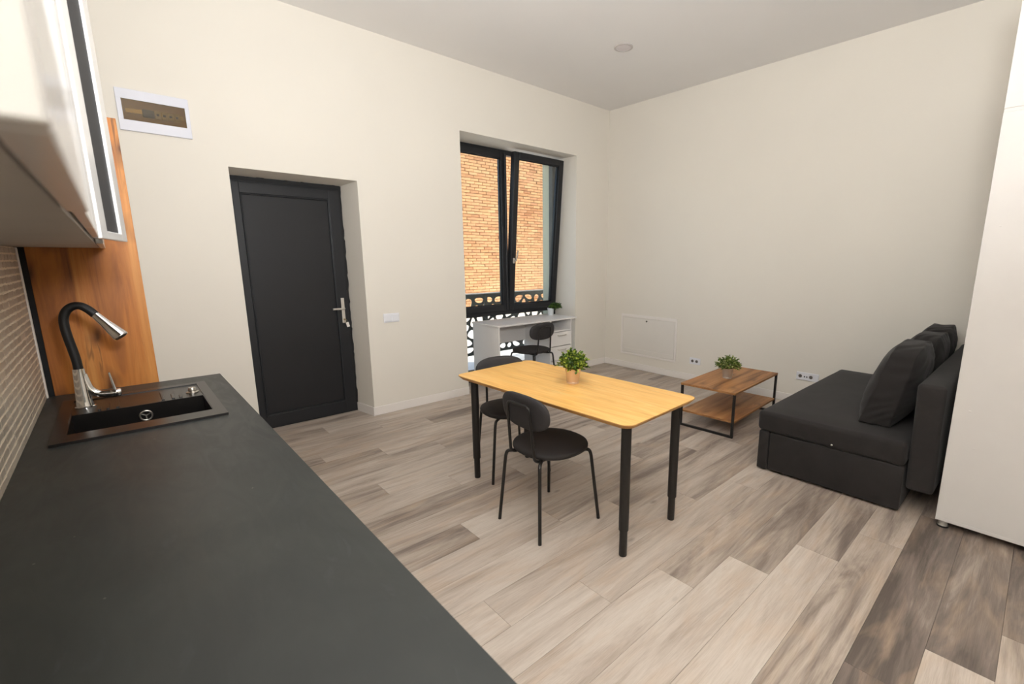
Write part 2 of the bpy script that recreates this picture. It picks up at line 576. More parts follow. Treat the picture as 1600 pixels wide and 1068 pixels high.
for k in range(-9, 25):
    y0, y1 = -0.06 + PIT * k, -0.06 + PIT * (k + 1)
    y0c, y1c = max(y0, YF), min(y1, YO - 0.03)
    if y1c - y0c < 0.01:
        continue
    j = joint.get(k, rt.uniform(0, LEN))
    xs = []
    x = j
    while x > XL:
        x -= LEN
    x += LEN
    cuts = [XL]
    while x < XR:
        if x - XL > 0.02:
            cuts.append(x)
        x += LEN
    cuts.append(XR)
    for a, c in zip(cuts, cuts[1:]):
        # index relative to the measured joint
        idx = 0 if c <= j + 0.01 else 1 + int((a - j + 0.05) / LEN)
        tn = tones.get((k, idx), None)
        if tn is None:
            tn = rt.uniform(0.1, 0.75)
        if k >= 21:           # strip in front of the door and window niches only
            segs = []
            for p, q in ((0.70, 1.70), (WX0, WX1)):
                if k == 21:
                    segs = [(a, c)]
                    break
                lo, hi = max(a, p), min(c, q)
                if hi - lo > 0.03:
                    segs.append((lo, hi))
        else:
            segs = [(a, c)]
        for lo, hi in segs:
            o = inst('plank', plank_me(hi - lo, y1c - y0c), floor, ((lo + hi) / 2, (y0c + y1c) / 2, 0))
            o['tone'] = tn

ceil_o = struct(obj('ceiling', B(XL - 0.2, XR + 0.2, YF - 0.2, YO, ZC, ZC + 0.12), 'ceil'), 'plain white painted ceiling')
ceil_o['category'] = 'ceiling'

bm = bmesh.new()
prism(bm, [(XL - 0.2, YB), (DX0, YB), (0.772, DY + 0.03), (0.772, YO), (XL - 0.2, YO)], 0, ZC)
prism(bm, [(DX1, YB), (WX0, YB), (WX0, YO), (1.634, YO), (1.634, DY + 0.03)], 0, ZC)
prism(bm, [(WX1, YB), (XR + 0.2, YB), (XR + 0.2, YO), (WX1, YO)], 0, ZC)
# lintels (door soffit drops slightly to the frame)
prism(bm, [(YB, DZ), (DY + 0.03, 2.160), (YO, 2.160), (YO, ZC), (YB, ZC)], DX0, DX1, 'x')
prism(bm, [(YB, WZ), (YO, WZ), (YO, ZC), (YB, ZC)], WX0, WX1, 'x')
wb = struct(obj('wall_back', bm, 'wall'), 'cream wall with the dark door and the window niche')
wb['category'] = 'wall'
bm = bmesh.new()
for a in ((XL - 0.2, 0.765, YO, YO + 0.03, 0, ZC + 0.1), (1.64, WX0, YO, YO + 0.03, 0, ZC + 0.1), (WX1, XR + 0.2, YO, YO + 0.03, 0, ZC + 0.1),
          (0.765, 1.64, YO, YO + 0.03, 2.2, ZC + 0.1), (WX0, WX1, YO, YO + 0.03, WZ, ZC + 0.1),
          (WX1 - 0.012, WX1, 4.81, YO + 0.03, 0, WZ)):
    addbox(bm, *a)
tr = struct(obj('trim_1', bm, 'outer'), 'pale green rendered outer face of the window wall')
tr['category'] = 'render'

for nm, a, lb in (('wall_right', (XR, XR + 0.2, YF - 0.2, YB, 0, ZC), 'plain cream wall behind the sofa and coffee table'),
                  ('wall_left', (XL - 0.2, XL, YF - 0.2, YB, 0, ZC), 'kitchen side wall behind the worktop')):
    o = struct(obj(nm, B(*a), 'wall'), lb)
    o['category'] = 'wall'
o = struct(obj('wall_front', B(XL, XR, YF - 0.2, YF, 0, ZC), 'wall'), 'plain cream wall behind the viewer')
o['category'] = 'wall'

# baseboards
BH, BT = 0.085, 0.013
def board(name, a, lb):
    o = struct(obj(name, RB(*a, r=0.003, seg=1), 'white_trim'), lb)
    o['category'] = 'baseboard'
bm = bmesh.new()
rbox(bm, DX1 - 0.004, WX0, YB - BT, YB, 0, BH, r=0.003, seg=1)
prism(bm, [(DX1 - BT, YB - BT), (DX1, YB - BT), (1.634, DY - 0.01), (1.634 - BT, DY - 0.01)], 0, BH)
o = struct(obj('baseboard_back', bm, 'white_trim'), 'white baseboard between the door and the window niche')
o['category'] = 'baseboard'
board('baseboard_corner', (WX1, XR - BT, YB - BT, YB, 0, BH), 'white baseboard right of the window niche')
board('baseboard_right', (XR - BT, XR, 0.9, YB, 0, BH), 'white baseboard along the wall with the sockets')
board('baseboard_niche', (WX1 - BT, WX1, YB - BT, WY, 0, BH), 'white baseboard inside the window niche')

# ------------------------------------------------------------------ door
dr = bpy.data.objects.new('door_1', None)
COL.objects.link(dr)
dr.location = (0.775, DY, 0)
struct(dr, 'dark anthracite panelled entrance door with steel handle')
dr['category'] = 'door'
DW, DH = 0.857, 2.160
fr = 0.055
bm = bmesh.new()
for a in ((0, fr, 0, 0.07, 0.0, DH), (DW - fr, DW, 0, 0.07, 0.0, DH), (fr, DW - fr, 0, 0.07, DH - fr, DH), (fr, DW - fr, 0, 0.07, 0, 0.03)):
    rbox(bm, *a, r=0.003, seg=1)
obj('frame', bm, 'anthracite', dr)
px0, px1, pz0, pz1 = 0.058, 0.742, 0.122, 2.030
bm = bmesh.new()
rbox(bm, 0.004, px0, -0.012, 0.06, 0.012, 2.118, r=0.004, seg=2)
rbox(bm, px1, DW - 0.022, -0.012, 0.06, 0.012, 2.118, r=0.004, seg=2)
rbox(bm, px0 - .002, px1 + .002, -0.012, 0.06, pz1, 2.118, r=0.004, seg=2)
rbox(bm, px0 - .002, px1 + .002, -0.012, 0.06, 0.012, pz0, r=0.004, seg=2)
leaf = obj('leaf_frame', bm, 'anthracite', dr)
bm = bmesh.new()
for a in ((px0, px0 + 0.012, -0.017, 0.03, pz0, pz1), (px1 - 0.012, px1, -0.017, 0.03, pz0, pz1), (px0, px1, -0.017, 0.03, pz0, pz0 + 0.012), (px0, px1, -0.017, 0.03, pz1 - 0.012, pz1)):
    rbox(bm, *a, r=0.005, seg=2)
obj('glazing_bead', bm, 'anthracite', dr)
obj('door_panel', B(px0, px1, 0.004, 0.04, pz0, pz1), 'door_panel', dr)
bm = bmesh.new()
rbox(bm, 0.770, 0.800, -0.024, -0.012, 0.895, 1.135, r=0.005, seg=2)
plate = obj('handle_plate', bm, 'satin', dr)
bm = bmesh.new()
tube(bm, fillet([(0.785, -0.02, 1.035), (0.785, -0.062, 1.035), (0.680, -0.062, 1.035)], 0.014), 0.0095, 10)
obj('lever', bm, 'satin', plate, smooth=40)
bm = bmesh.new()
lathe(bm, [(0.009, 0), (0.009, 0.012)], 12)
bm.transform(Matrix.Translation((0.785, -0.024, 0.93)) @ Matrix.Rotation(PI / 2, 4, 'X'))
obj('key_cylinder', bm, 'brass', plate, smooth=40)
bm = bmesh.new()
rbox(bm, 0.781, 0.788, -0.062, -0.036, 0.925, 0.937, r=0.001, seg=1)
tube(bm, [(0.785 + 0.012 * math.cos(a * PI / 8), -0.06, 0.918 + 0.014 * math.sin(a * PI / 8)) for a in range(16)], 0.0014, 6, True)
key = obj('key', bm, 'brass', plate, smooth=40)
rm = Matrix.Translation((0.802, -0.058, 0.884)) @ Matrix.Rotation(R(-14), 4, 'Y')
bm = bmesh.new()
rbox(bm, -0.013, 0.013, -0.004, 0.004, -0.026, 0.020, r=0.003, seg=2, mat=rm)
tg = obj('key_tag', bm, 'tag', plate)
tg['label'] = 'white plastic key tag'
# ragged dark mounting foam along the top and right joint
rj = random.Random(5)
poly = [(-0.002, DH - 0.01)]
x = 0.0
while x < DW + 0.004:
    poly.append((x, DH + rj.uniform(-0.012, 0.004)))
    x += rj.uniform(0.012, 0.06)
z = DH - 0.004
poly.append((DW + 0.002, z))
while z > 0.1:
    z -= rj.uniform(0.015, 0.08)
    poly.append((DW + rj.uniform(-0.006, 0.005), max(z, 0.09)))
poly += [(DW - 0.03, 0.09), (DW - 0.03, DH - 0.035), (-0.002, DH - 0.035)]
bm = bmesh.new()
prism(bm, poly, -0.004, 0.006, 'y')
o = obj('mounting_foam', bm, 'seal', dr)
o['label'] = 'ragged black foam joint around the frame'

# ------------------------------------------------------------------ window
wn = bpy.data.objects.new('window_1', None)
COL.objects.link(wn)
wn.location = (WX0, WY, 0)
struct(wn, 'dark framed window with the right sash tilted inwards')
wn['category'] = 'window'
WW = WX1 - WX0
ZS = 0.80          # bottom of the big frame
bm = bmesh.new()
FR = 0.055
for a in ((0, FR, 0, 0.075, 0, WZ), (WW - FR, WW, 0, 0.075, 0, WZ), (FR, WW - FR, 0, 0.075, WZ - FR, WZ), (FR, WW - FR, 0, 0.075, ZS, ZS + 0.075), (FR, WW - FR, 0, 0.075, 0, 0.05)):
    rbox(bm, *a, r=0.004, seg=1)
obj('frame', bm, 'anthracite', wn)
XM = 0.865          # meeting line of the sashes
def sash(x0, x1, z0, z1, nm, st=0.078):
    root = obj(nm, bmesh.new(), 'anthracite', wn)
    bm = bmesh.new()
    for a in ((x0, x0 + st, -0.028, 0.05, z0, z1), (x1 - st, x1, -0.028, 0.05, z0, z1), (x0 + st - .004, x1 - st + .004, -0.028, 0.05, z0, z0 + st), (x0 + st - .004, x1 - st + .004, -0.028, 0.05, z1 - st, z1)):
        rbox(bm, *a, r=0.009, seg=3)
    bm.to_mesh(root.data)
    bm.free()
    for p in root.data.polygons:
        p.use_smooth = True
    root.data.set_sharp_from_angle(angle=R(40))
    g = obj('pane', B(x0 + st - 0.008, x1 - st + 0.008, 0.008, 0.014, z0 + st - 0.008, z1 - st + 0.008), 'glass', root)
    bm = bmesh.new()
    for a in ((x0 + st, x0 + st + 0.01, -0.002, 0.004, z0 + st, z1 - st), (x1 - st - 0.01, x1 - st, -0.002, 0.004, z0 + st, z1 - st), (x0 + st, x1 - st, -0.002, 0.004, z0 + st, z0 + st + 0.01), (x0 + st, x1 - st, -0.002, 0.004, z1 - st - 0.01, z1 - st)):
        addbox(bm, *a)
    obj('gasket', bm, 'seal', root)
    return root
sl = sash(0.03, XM, ZS + 0.05, WZ - 0.03, 'sash')
bm = bmesh.new()
tube(bm, [(XM - 0.018, -0.028, ZS + 0.06), (XM - 0.018, -0.028, WZ - 0.05)], 0.017, 12)
obj('astragal', bm, 'anthracite', sl, smooth=60)
# right sash, tilted inwards about its bottom edge
srr = sash(XM + 0.005, WW - 0.03, 0.0, WZ - 0.03 - (ZS + 0.05), 'sash')
srr.location = (0, -0.006, ZS + 0.05)
srr.rotation_euler = (R(4.9), 0, 0)
bm = bmesh.new()
rbox(bm, XM + 0.030, XM + 0.058, -0.040, -0.028, 0.60, 0.665, r=0.004, seg=2)
hd = obj('handle_base', bm, 'satin', srr)
bm = bmesh.new()
tube(bm, fillet([(XM + 0.044, -0.035, 0.632), (XM + 0.044, -0.075, 0.632), (XM + 0.075, -0.075, 0.76)], 0.012), [0.009] * 9, 8)
obj('lever', bm, 'satin', hd, smooth=40)
obj('pane', B(FR - 0.005, WW - FR + 0.005, 0.03, 0.036, 0.045, ZS + 0.005), 'glass', wn)

# ------------------------------------------------------------------ outside
pv = struct(obj('pavement', B(-1.5, 13.0, YO - 0.03, 12.0, -0.18, -0.06), 'pave'), 'pale sunlit paving outside the window')
pv['category'] = 'pavement'

BY = 10.6
bb = thing('brick_building', 'sunlit orange brick building facade seen through the window', 'building', (4.6, BY, -0.06))
BXW, BZH = 7.0, 6.2
obj('facade', B(0, BXW, 0.012, 0.4, 0, BZH), 'mortar', bb)
rb = random.Random(11)
bvar = []
for i in range(6):
    bm = bmesh.new()
    L, H = 0.247 + rb.uniform(-.006, .006), 0.061 + rb.uniform(-.003, .003)
    vs = addbox(bm, -L / 2, L / 2, -0.012, 0.03, -H / 2, H / 2)
    for vv in vs:
        vv.co += Vector((rb.uniform(-.006, .006), rb.uniform(-.003, .003), rb.uniform(-.004, .004)))
    me = bpy.data.meshes.new('brick')
    bm.to_mesh(me)
    bm.free()
    me.materials.append(M['brick'])
    bvar.append(me)
spots = []
rows = int(BZH / 0.075)
for r_ in range(rows):
    off = 0.13 * (r_ % 2) + rb.uniform(-.02, .02)
    for c_ in range(28):
        x = 0.13 + c_ * 0.255 + off - 0.06
        z = 0.04 + r_ * 0.075
        if x > BXW - 0.13:
            continue
        wx, wz = 4.6 + x, z - 0.06
        vis = 6.65 < wx < 9.6 and 0.9 < wz < 4.4
        d = (Vector((wx, BY, wz)) - Vector((0, 0, 1.5))).length
        spots.append((0 if vis else 1, d, x, z))
spots.sort()
bmS = bmesh.new()
for i, (_, d, x, z) in enumerate(spots):
    me = rb.choice(bvar)
    dy = rb.uniform(-0.006, 0.008)
    ry = rb.uniform(-0.02, 0.02)
    if i < 300:
        inst('brick', me, bb, (x, dy, z), (0, ry, 0))
    else:
        n0 = len(bmS.verts)
        bmS.from_mesh(me)
        bmS.verts.ensure_lookup_table()
        for k in range(n0, len(bmS.verts)):
            bmS.verts[k].co += Vector((x, dy, z))
o = obj('brickwork', bmS, 'brick', bb)
o['kind'] = 'stuff'

# railing with a giraffe-like cut-out panel
RY = 5.22
rl = thing('balcony_railing', 'grey metal railing with giraffe-pattern cut-outs outside the window', 'railing', (2.4, RY, -0.06))
RL = 3.6
obj('top_rail', RB(0, RL, -0.02, 0.02, 1.097, 1.112, r=0.004, seg=1), 'white_trim', rl)  # white colour stands in for sunlight along the top of the rail
obj('upper_plate', B(0, RL, -0.004, 0.004, 1.065, 1.097), 'rail', rl)
for z0 in (0.05, 0.28):
    obj('cross_bar', B(0, RL, -0.015, 0.015, z0, z0 + 0.03), 'rail', rl)
for x in (0.0, 1.2, 2.4, 3.56):
    obj('post', B(x, x + 0.04, -0.02, 0.02, 0, 1.085), 'rail', rl)
rv = random.Random(21)
def clip(poly, nx, nz, c):
    out = []
    for i in range(len(poly)):
        a, b_ = poly[i], poly[(i + 1) % len(poly)]
        da, db = a[0] * nx + a[1] * nz - c, b_[0] * nx + b_[1] * nz - c
        if da <= 0:
            out.append(a)
        if da * db < 0:
            u = da / (da - db)
            out.append((a[0] + (b_[0] - a[0]) * u, a[1] + (b_[1] - a[1]) * u))
    return out
seeds = []
zz = 0.335
row = 0
while zz < 1.06:
    xx = 0.06 * (row % 2)
    while xx < RL:
        seeds.append((xx + rv.uniform(-.038, .038), zz + rv.uniform(-.03, .03)))
        xx += rv.choice((0.09, 0.12, 0.15, 0.24))
    zz += 0.112
    row += 1
bm = bmesh.new()
for i, s in enumerate(seeds):
    poly = [(0, 0.30), (RL, 0.30), (RL, 1.066), (0, 1.066)]
    for j, q in enumerate(seeds):
        if i == j or abs(q[0] - s[0]) > 0.45 or abs(q[1] - s[1]) > 0.4:
            continue
        nx, nz = q[0] - s[0], q[1] - s[1]
        poly = clip(poly, nx, nz, ((q[0] ** 2 - s[0] ** 2) + (q[1] ** 2 - s[1] ** 2)) / 2)
        if len(poly) < 3:
            break
    if len(poly) < 3:
        continue
    # subdivide so the holes come out rounded
    fine = []
    for k in range(len(poly)):
        a, b_ = poly[k], poly[(k + 1) % len(poly)]
        fine += [a, ((a[0] * 2 + b_[0]) / 3, (a[1] * 2 + b_[1]) / 3), ((a[0] + b_[0] * 2) / 3, (a[1] + b_[1] * 2) / 3)]
    cx = sum(p[0] for p in fine) / len(fine)
    cz = sum(p[1] for p in fine) / len(fine)
    inner = []
    n = len(fine)
    for k in range(n):
        p = fine[k]
        sm_ = [(fine[(k + d) % n]) for d in (-2, -1, 0, 1, 2)]
        ax = sum(q[0] for q in sm_) / 5
        az = sum(q[1] for q in sm_) / 5
        inner.append((cx + (ax - cx) * 0.80, cz + (az - cz) * 0.80))
    vo_ = [bm.verts.new((p[0], -0.003, p[1])) for p in fine]
    vi_ = [bm.verts.new((p[0], -0.003, p[1])) for p in inner]
    wo_ = [bm.verts.new((p[0], 0.003, p[1])) for p in fine]
    wi_ = [bm.verts.new((p[0], 0.003, p[1])) for p in inner]
    for k in range(n):
        l = (k + 1) % n
        bm.faces.new((vo_[k], vo_[l], vi_[l], vi_[k]))
        bm.faces.new((wo_[l], wo_[k], wi_[k], wi_[l]))
        bm.faces.new((vi_[k], vi_[l], wi_[l], wi_[k]))
obj('cutout_panel', bm, 'rail', rl, normals=False)

# ------------------------------------------------------------------ kitchen: worktop, base units, splashback
ZT = 0.88
CX1, CY1 = 0.358, 3.075
hx0, hx1, hy0, hy1 = -0.200, 0.236, 2.300, 2.612
bm = bmesh.new()
addbox(bm, XL, hx0, YF + 0.01, CY1, ZT - 0.038, ZT)
addbox(bm, hx1, CX1, YF + 0.01, CY1, ZT - 0.038, ZT)
addbox(bm, hx0, hx1, YF + 0.01, hy0, ZT - 0.038, ZT)
addbox(bm, hx0, hx1, hy1, CY1, ZT - 0.038, ZT)
bmesh.ops.remove_doubles(bm, verts=bm.verts[:], dist=1e-5)
tag(obj('worktop', bm, 'worktop'), 'long dark anthracite kitchen worktop along the tiled wall', 'worktop')

ub = [(-1.78, -0.58), (-0.58, 0.62), (0.62, 1.84), (1.84, 3.06)]
for i, (a, c) in enumerate(ub):
    t_ = thing('base_cabinet', ('white base cabinet under the worktop end nearest the front wall', 'white base cabinet under the worktop, second from the front wall', 'white base cabinet under the worktop, just before the sink', 'white base cabinet directly under the black sink')[i], 'cabinet', (0, (a + c) / 2, 0), 0, 'base cabinets under the worktop')
    hw = (c - a) / 2
    bm = bmesh.new()
    if i == 3:       # sink unit: open top
        for q in ((XL + 0.005, 0.30, -hw, -hw + 0.018, 0.1, ZT - 0.04), (XL + 0.005, 0.30, hw - 0.018, hw, 0.1, ZT - 0.04), (XL + 0.005, 0.30, -hw, hw, 0.1, 0.118), (XL + 0.005, XL + 0.015, -hw, hw, 0.1, ZT - 0.04)):
            addbox(bm, *q)
    else:
        addbox(bm, XL + 0.005, 0.30, -hw, hw, 0.1, ZT - 0.04)
    obj('body', bm, 'white_lam', t_)
    obj('plinth', B(0.22, 0.24, -hw, hw, 0, 0.1), 'white_lam', t_)
    for s in (-1, 1):
        y0, y1 = (-hw + 0.002, -0.002) if s < 0 else (0.002, hw - 0.002)
        d_ = obj('door', RB(0.302, 0.32, y0, y1, 0.105, ZT - 0.045, r=0.0015, seg=1), 'white_lam', t_)

# splashback: brick-relief tiles on a grout bed
TY0, TY1, TZ1 = 1.0, 3.035, 1.548
tl = thing('tile_splashback', 'taupe brick-relief tile splashback above the worktop', 'splashback', (XL, 0, ZT))
obj('grout_bed', B(0.0015, 0.010, TY0 - 2.0, TY1 + 0.008, 0.0005, TZ1 - ZT), 'grout', tl)
obj('edge_trim', RB(0.0015, 0.016, TY1 + 0.006, TY1 + 0.024, 0.0005, TZ1 - ZT, r=0.002, seg=1), 'white_trim', tl)
rk = random.Random(8)
tvar = {}
def tile_me(L, H, kind):
    key = (round(L, 3), kind)
    if key not in tvar:
        bm = bmesh.new()
        n = 5
        # slightly wavy long edges
        top = [rk.uniform(-.0018, .0018) for _ in range(n)]
        bot = [rk.uniform(-.0018, .0018) for _ in range(n)]
        poly = [(-L / 2 + L * i / (n - 1), -H / 2 + bot[i]) for i in range(n)] + [(L / 2 - L * i / (n - 1), H / 2 + top[i]) for i in range(n)]
        prism(bm, poly, 0.006, 0.0116, 'x')
        me = bpy.data.meshes.new('tile_brick')
        bm.to_mesh(me)
        bm.free()
        me.materials.append(M['tile'])
        tvar[key] = me
    return tvar[key]
cand = []
NR = 24
hrow = (TZ1 - ZT) / NR
for r_ in range(NR):
    y = TY1
    first = True
    while y > TY0 - 2.0:
        L = (0.075, 0.10, 0.125)[rk.randrange(3)] if not first else (0.05, 0.1)[r_ % 2]
        first = False
        cand.append((y - L / 2, (r_ + 0.5) * hrow, L - 0.006))
        y -= L
cand.sort(key=lambda c: -c[0])
bmS = bmesh.new()
for i, (y, z, L) in enumerate(cand):
    me = tile_me(L, hrow - 0.0085, rk.randrange(3))
    if i < 298:
        inst('tile_brick', me, tl, (0, y, z))
    else:
        n0 = len(bmS.verts)
        bmS.from_mesh(me)
        bmS.verts.ensure_lookup_table()
        for k in range(n0, len(bmS.verts)):
            bmS.verts[k].co += Vector((0, y, z))
o = obj('tile_field', bmS, 'tile', tl)
o['kind'] = 'stuff'

# oak end panel beyond the worktop
op = thing('oak_end_panel', 'tall knotty oak-effect panel standing at the far end of the worktop', 'panel', (XL, 3.085, 0))
obj('board', RB(0.033, 0.402, 0.0, 0.036, 0, 2.14, r=0.0015, seg=1), 'oak', op)
o = obj('filler_strip', B(0.001, 0.033, 0.006, 0.036, 0, 2.14), 'seal', op)
o['label'] = 'black filler strip against the wall'

# ------------------------------------------------------------------ sink
sk = thing('kitchen_sink', 'black composite sink with drainer set into the dark worktop', 'sink', (0.02, 2.545, ZT))
ox, oy = 0.02, 2.545
sx0, sx1, sy0, sy1 = -0.231 - ox, 0.268 - ox, 2.215 - oy, 2.895 - oy
bx0, bx1, by0, by1 = -0.195 - ox, 0.231 - ox, 2.308 - oy, 2.606 - oy
bm = bmesh.new()
TH = 0.010
for a in ((sx0, bx0, sy0, sy1), (bx1, sx1, sy0, sy1), (bx0, bx1, sy0, by0)):
    addbox(bm, a[0], a[1], a[2], a[3], 0.0005, TH)
addbox(bm, bx0, bx1, by1, sy1 - 0.045, 0.0005, TH - 0.004)       # sunk drainer
addbox(bm, bx0, bx1, sy1 - 0.045, sy1, 0.0005, TH)
bmesh.ops.remove_doubles(bm, verts=bm.verts[:], dist=1e-5)
obj('sink_deck', bm, 'sink', sk)
bm = bmesh.new()
wt = 0.004
dp = -0.185
addbox(bm, bx0 - wt + .003, bx0 + .003, by0, by1, dp, TH - 0.002)
addbox(bm, bx1 - .003, bx1 + wt - .003, by0, by1, dp, TH - 0.002)
addbox(bm, bx0, bx1, by0 - wt + .003, by0 + .003, dp, TH - 0.002)
addbox(bm, bx0, bx1, by1 - .003, by1 + wt - .003, dp, TH - 0.0045)
addbox(bm, bx0, bx1, by0, by1, dp - 0.005, dp)
obj('bowl', bm, 'sink', sk)
for gx, g0, g1 in ((0.090, 2.62, 2.77), (0.125, 2.62, 2.71), (0.152, 2.62, 2.665), (-0.057, 2.62, 2.77), (-0.087, 2.62, 2.72), (-0.113, 2.62, 2.68)):
    obj('drainer_rib', RB(gx - 0.005 - ox, gx + 0.005 - ox, g0 - oy, g1 - oy, TH - 0.006, TH + 0.001, r=0.002, seg=2), 'sink', sk)
ov_m = Matrix.Translation((0.026 - ox, by1 - 0.0035, 0.837 - ZT)) @ Matrix.Rotation(PI / 2, 4, 'X')
bm = bmesh.new()
tube(bm, [(0.0205 * math.cos(k * PI / 14), 0.0205 * math.sin(k * PI / 14), 0.002) for k in range(28)], 0.0034, 8, True)
bm.transform(ov_m)
ovr = obj('overflow_ring', bm, 'steel', sk, smooth=60)
bm = bmesh.new()
for k in range(3):
    rbox(bm, -0.0022, 0.0022, 0.0, 0.019, 0.0012, 0.0036, r=0.0006, seg=1, mat=Matrix.Rotation(2 * PI * k / 3 + PI / 3, 4, 'Z'))
bm.transform(ov_m)
obj('overflow_spokes', bm, 'steel', ovr)
bm = bmesh.new()
lathe(bm, [(0.024, 0), (0.024, 0.004), (0.015, 0.007), (0.015, 0.020), (0.013, 0.024)], 20, (0.200 - ox, 2.690 - oy, TH - 0.004))
obj('waste_knob', bm, 'steel', sk, smooth=40)
bm = bmesh.new()
lathe(bm, [(0.042, 0), (0.042, 0.003), (0.03, 0.004)], 24, (0.0, -0.10, dp))
obj('drain', bm, 'steel', sk, smooth=40)

# ------------------------------------------------------------------ tap
tp = thing('kitchen_tap', 'chrome mixer tap with black flexible hose spout on the sink', 'tap', (-0.155, 2.720, ZT + 0.0065))
bm = bmesh.new()
lathe(bm, [(0.033, 0), (0.033, 0.005), (0.029, 0.008), (0.026, 0.03), (0.0205, 0.13), (0.0185, 0.165), (0.0185, 0.166)], 28)
obj('body', bm, 'chrome', tp, smooth=35)
bm = bmesh.new()
tube(bm, fillet([(0.008, 0, 0.14), (0.020, -0.004, 0.075), (0.045, -0.008, 0.050), (0.108, -0.018, 0.046)], 0.03), 0.015, 14)
arm = obj('handle_arm', bm, 'chrome', tp, smooth=40)
bm = bmesh.new()
lathe(bm, [(0.0155, 0), (0.0175, 0.004), (0.0175, 0.03), (0.015, 0.034)], 18)
bm.transform(Matrix.Translation((0.082, -0.014, 0.047)) @ Matrix.Rotation(R(90), 4, 'Y'))
obj('handle_cap', bm, 'chrome', arm, smooth=40)
bm = bmesh.new()
tube(bm, [(0.098, -0.016, 0.055), (0.094, -0.016, 0.09), (0.088, -0.016, 0.138)], [0.0055, 0.0045, 0.0035], 10)
obj('lever', bm, 'chrome', arm, smooth=40)
bm = bmesh.new()
hp = [(0.0, 0, 0.16), (-0.001, 0, 0.20), (-0.006, 0, 0.25), (-0.012, 0, 0.30), (-0.015, 0, 0.345), (-0.012, -0.002, 0.382), (0.000, -0.005, 0.409), (0.019, -0.008, 0.424), (0.040, -0.012, 0.425), (0.058, -0.016, 0.413), (0.071, -0.019, 0.398), (0.080, -0.022, 0.385)]
hq = []
for i in range(len(hp) - 1):
    p0, p1, p2, p3 = (Vector(hp[max(0, i - 1)]), Vector(hp[i]), Vector(hp[i + 1]), Vector(hp[min(len(hp) - 1, i + 2)]))
    for k in range(5):
        u = k / 5
        hq.append(0.5 * ((2 * p1) + (p2 - p0) * u + (2 * p0 - 5 * p1 + 4 * p2 - p3) * u * u + (3 * p1 - p0 - 3 * p2 + p3) * u ** 3))
hq.append(Vector(hp[-1]))
tube(bm, hq, 0.0155, 14)
o = obj('hose', bm, 'rubber', tp, smooth=60)
o['label'] = 'black flexible hose'
bm = bmesh.new()
lathe(bm, [(0.0145, 0), (0.015, 0.008), (0.018, 0.05), (0.0265, 0.118), (0.0265, 0.124)], 24)
lathe(bm, [(0.0225, 0.1225), (0.0225, 0.1252)], 24)
d = Vector((0.060, -0.032, -0.084)).normalized()
bm.transform(Matrix.Translation((0.0775, -0.0213, 0.389)) @ d.to_track_quat('Z', 'Y').to_matrix().to_4x4())
sh = obj('spray_head', bm, 'chrome', tp, smooth=35)
bm = bmesh.new()
lathe(bm, [(0.022, 0.1245), (0.022, 0.1262), (0.012, 0.127)], 24)
bm.transform(Matrix.Translation((0.0775, -0.0213, 0.389)) @ d.to_track_quat('Z', 'Y').to_matrix().to_4x4())
obj('nozzle', bm, 'rubber', sh, smooth=35)

# ------------------------------------------------------------------ wall cabinets
ZB, ZK = 1.55, 2.75
XFc = -0.030
def wall_cab(y0, y1, label, rec=0.0):
    t_ = thing('wall_cabinet', label, 'cabinet', (XL, (y0 + y1) / 2, ZB), 0, 'wall cabinets over the worktop')
    hw = (y1 - y0) / 2
    bm = bmesh.new()
    addbox(bm, 0.001, XFc - XL, -hw, -hw + 0.018, 0.018, ZK - ZB)
    addbox(bm, 0.001, XFc - XL, hw - 0.018, hw, 0.018, ZK - ZB)
    addbox(bm, 0.001, 0.008, -hw, hw, 0.018, ZK - ZB)
    addbox(bm, 0.008, XFc - XL, -hw + 0.018, hw - 0.018, ZK - ZB - 0.018, ZK - ZB)
    addbox(bm, 0.008, XFc - XL - 0.01, -hw + 0.018, hw - 0.018, 0.6, 0.616)
    obj('body', bm, 'white_lam', t_)
    obj('bottom_board', B(0.001, XFc - XL, -hw - 0.001, hw + 0.001, 0.0, 0.018), 'grey_under', t_)
    return t_, hw
DXO = XFc - XL
t_, hw = wall_cab(0.275, 0.705, 'white wall cabinet nearest the viewer, blurred, at the left edge')
obj('door', RB(DXO + 0.0025, DXO + 0.0205, -hw + 0.001, hw - 0.001, -0.002, ZK - ZB, r=0.0015, seg=1), 'white_gloss', t_)
obj('end_panel', RB(0.002, DXO + 0.0205, -hw - 0.017, -hw - 0.001, -0.002, ZK - ZB, r=0.0015, seg=1), 'white_gloss', t_)
t_, hw = wall_cab(0.707, 1.745, 'white wall cabinet between the nearest one and the glass-door one')
for s in (-1, 1):
    y0, y1 = (-hw + 0.001, -0.0015) if s < 0 else (0.0015, hw - 0.001)
    obj('door', RB(DXO + 0.0025, DXO + 0.016, y0, y1, 0.006, ZK - ZB, r=0.0015, seg=1), 'white_gloss', t_)
t_, hw = wall_cab(1.747, 2.10, 'white wall cabinet with a dark glass door standing ajar')
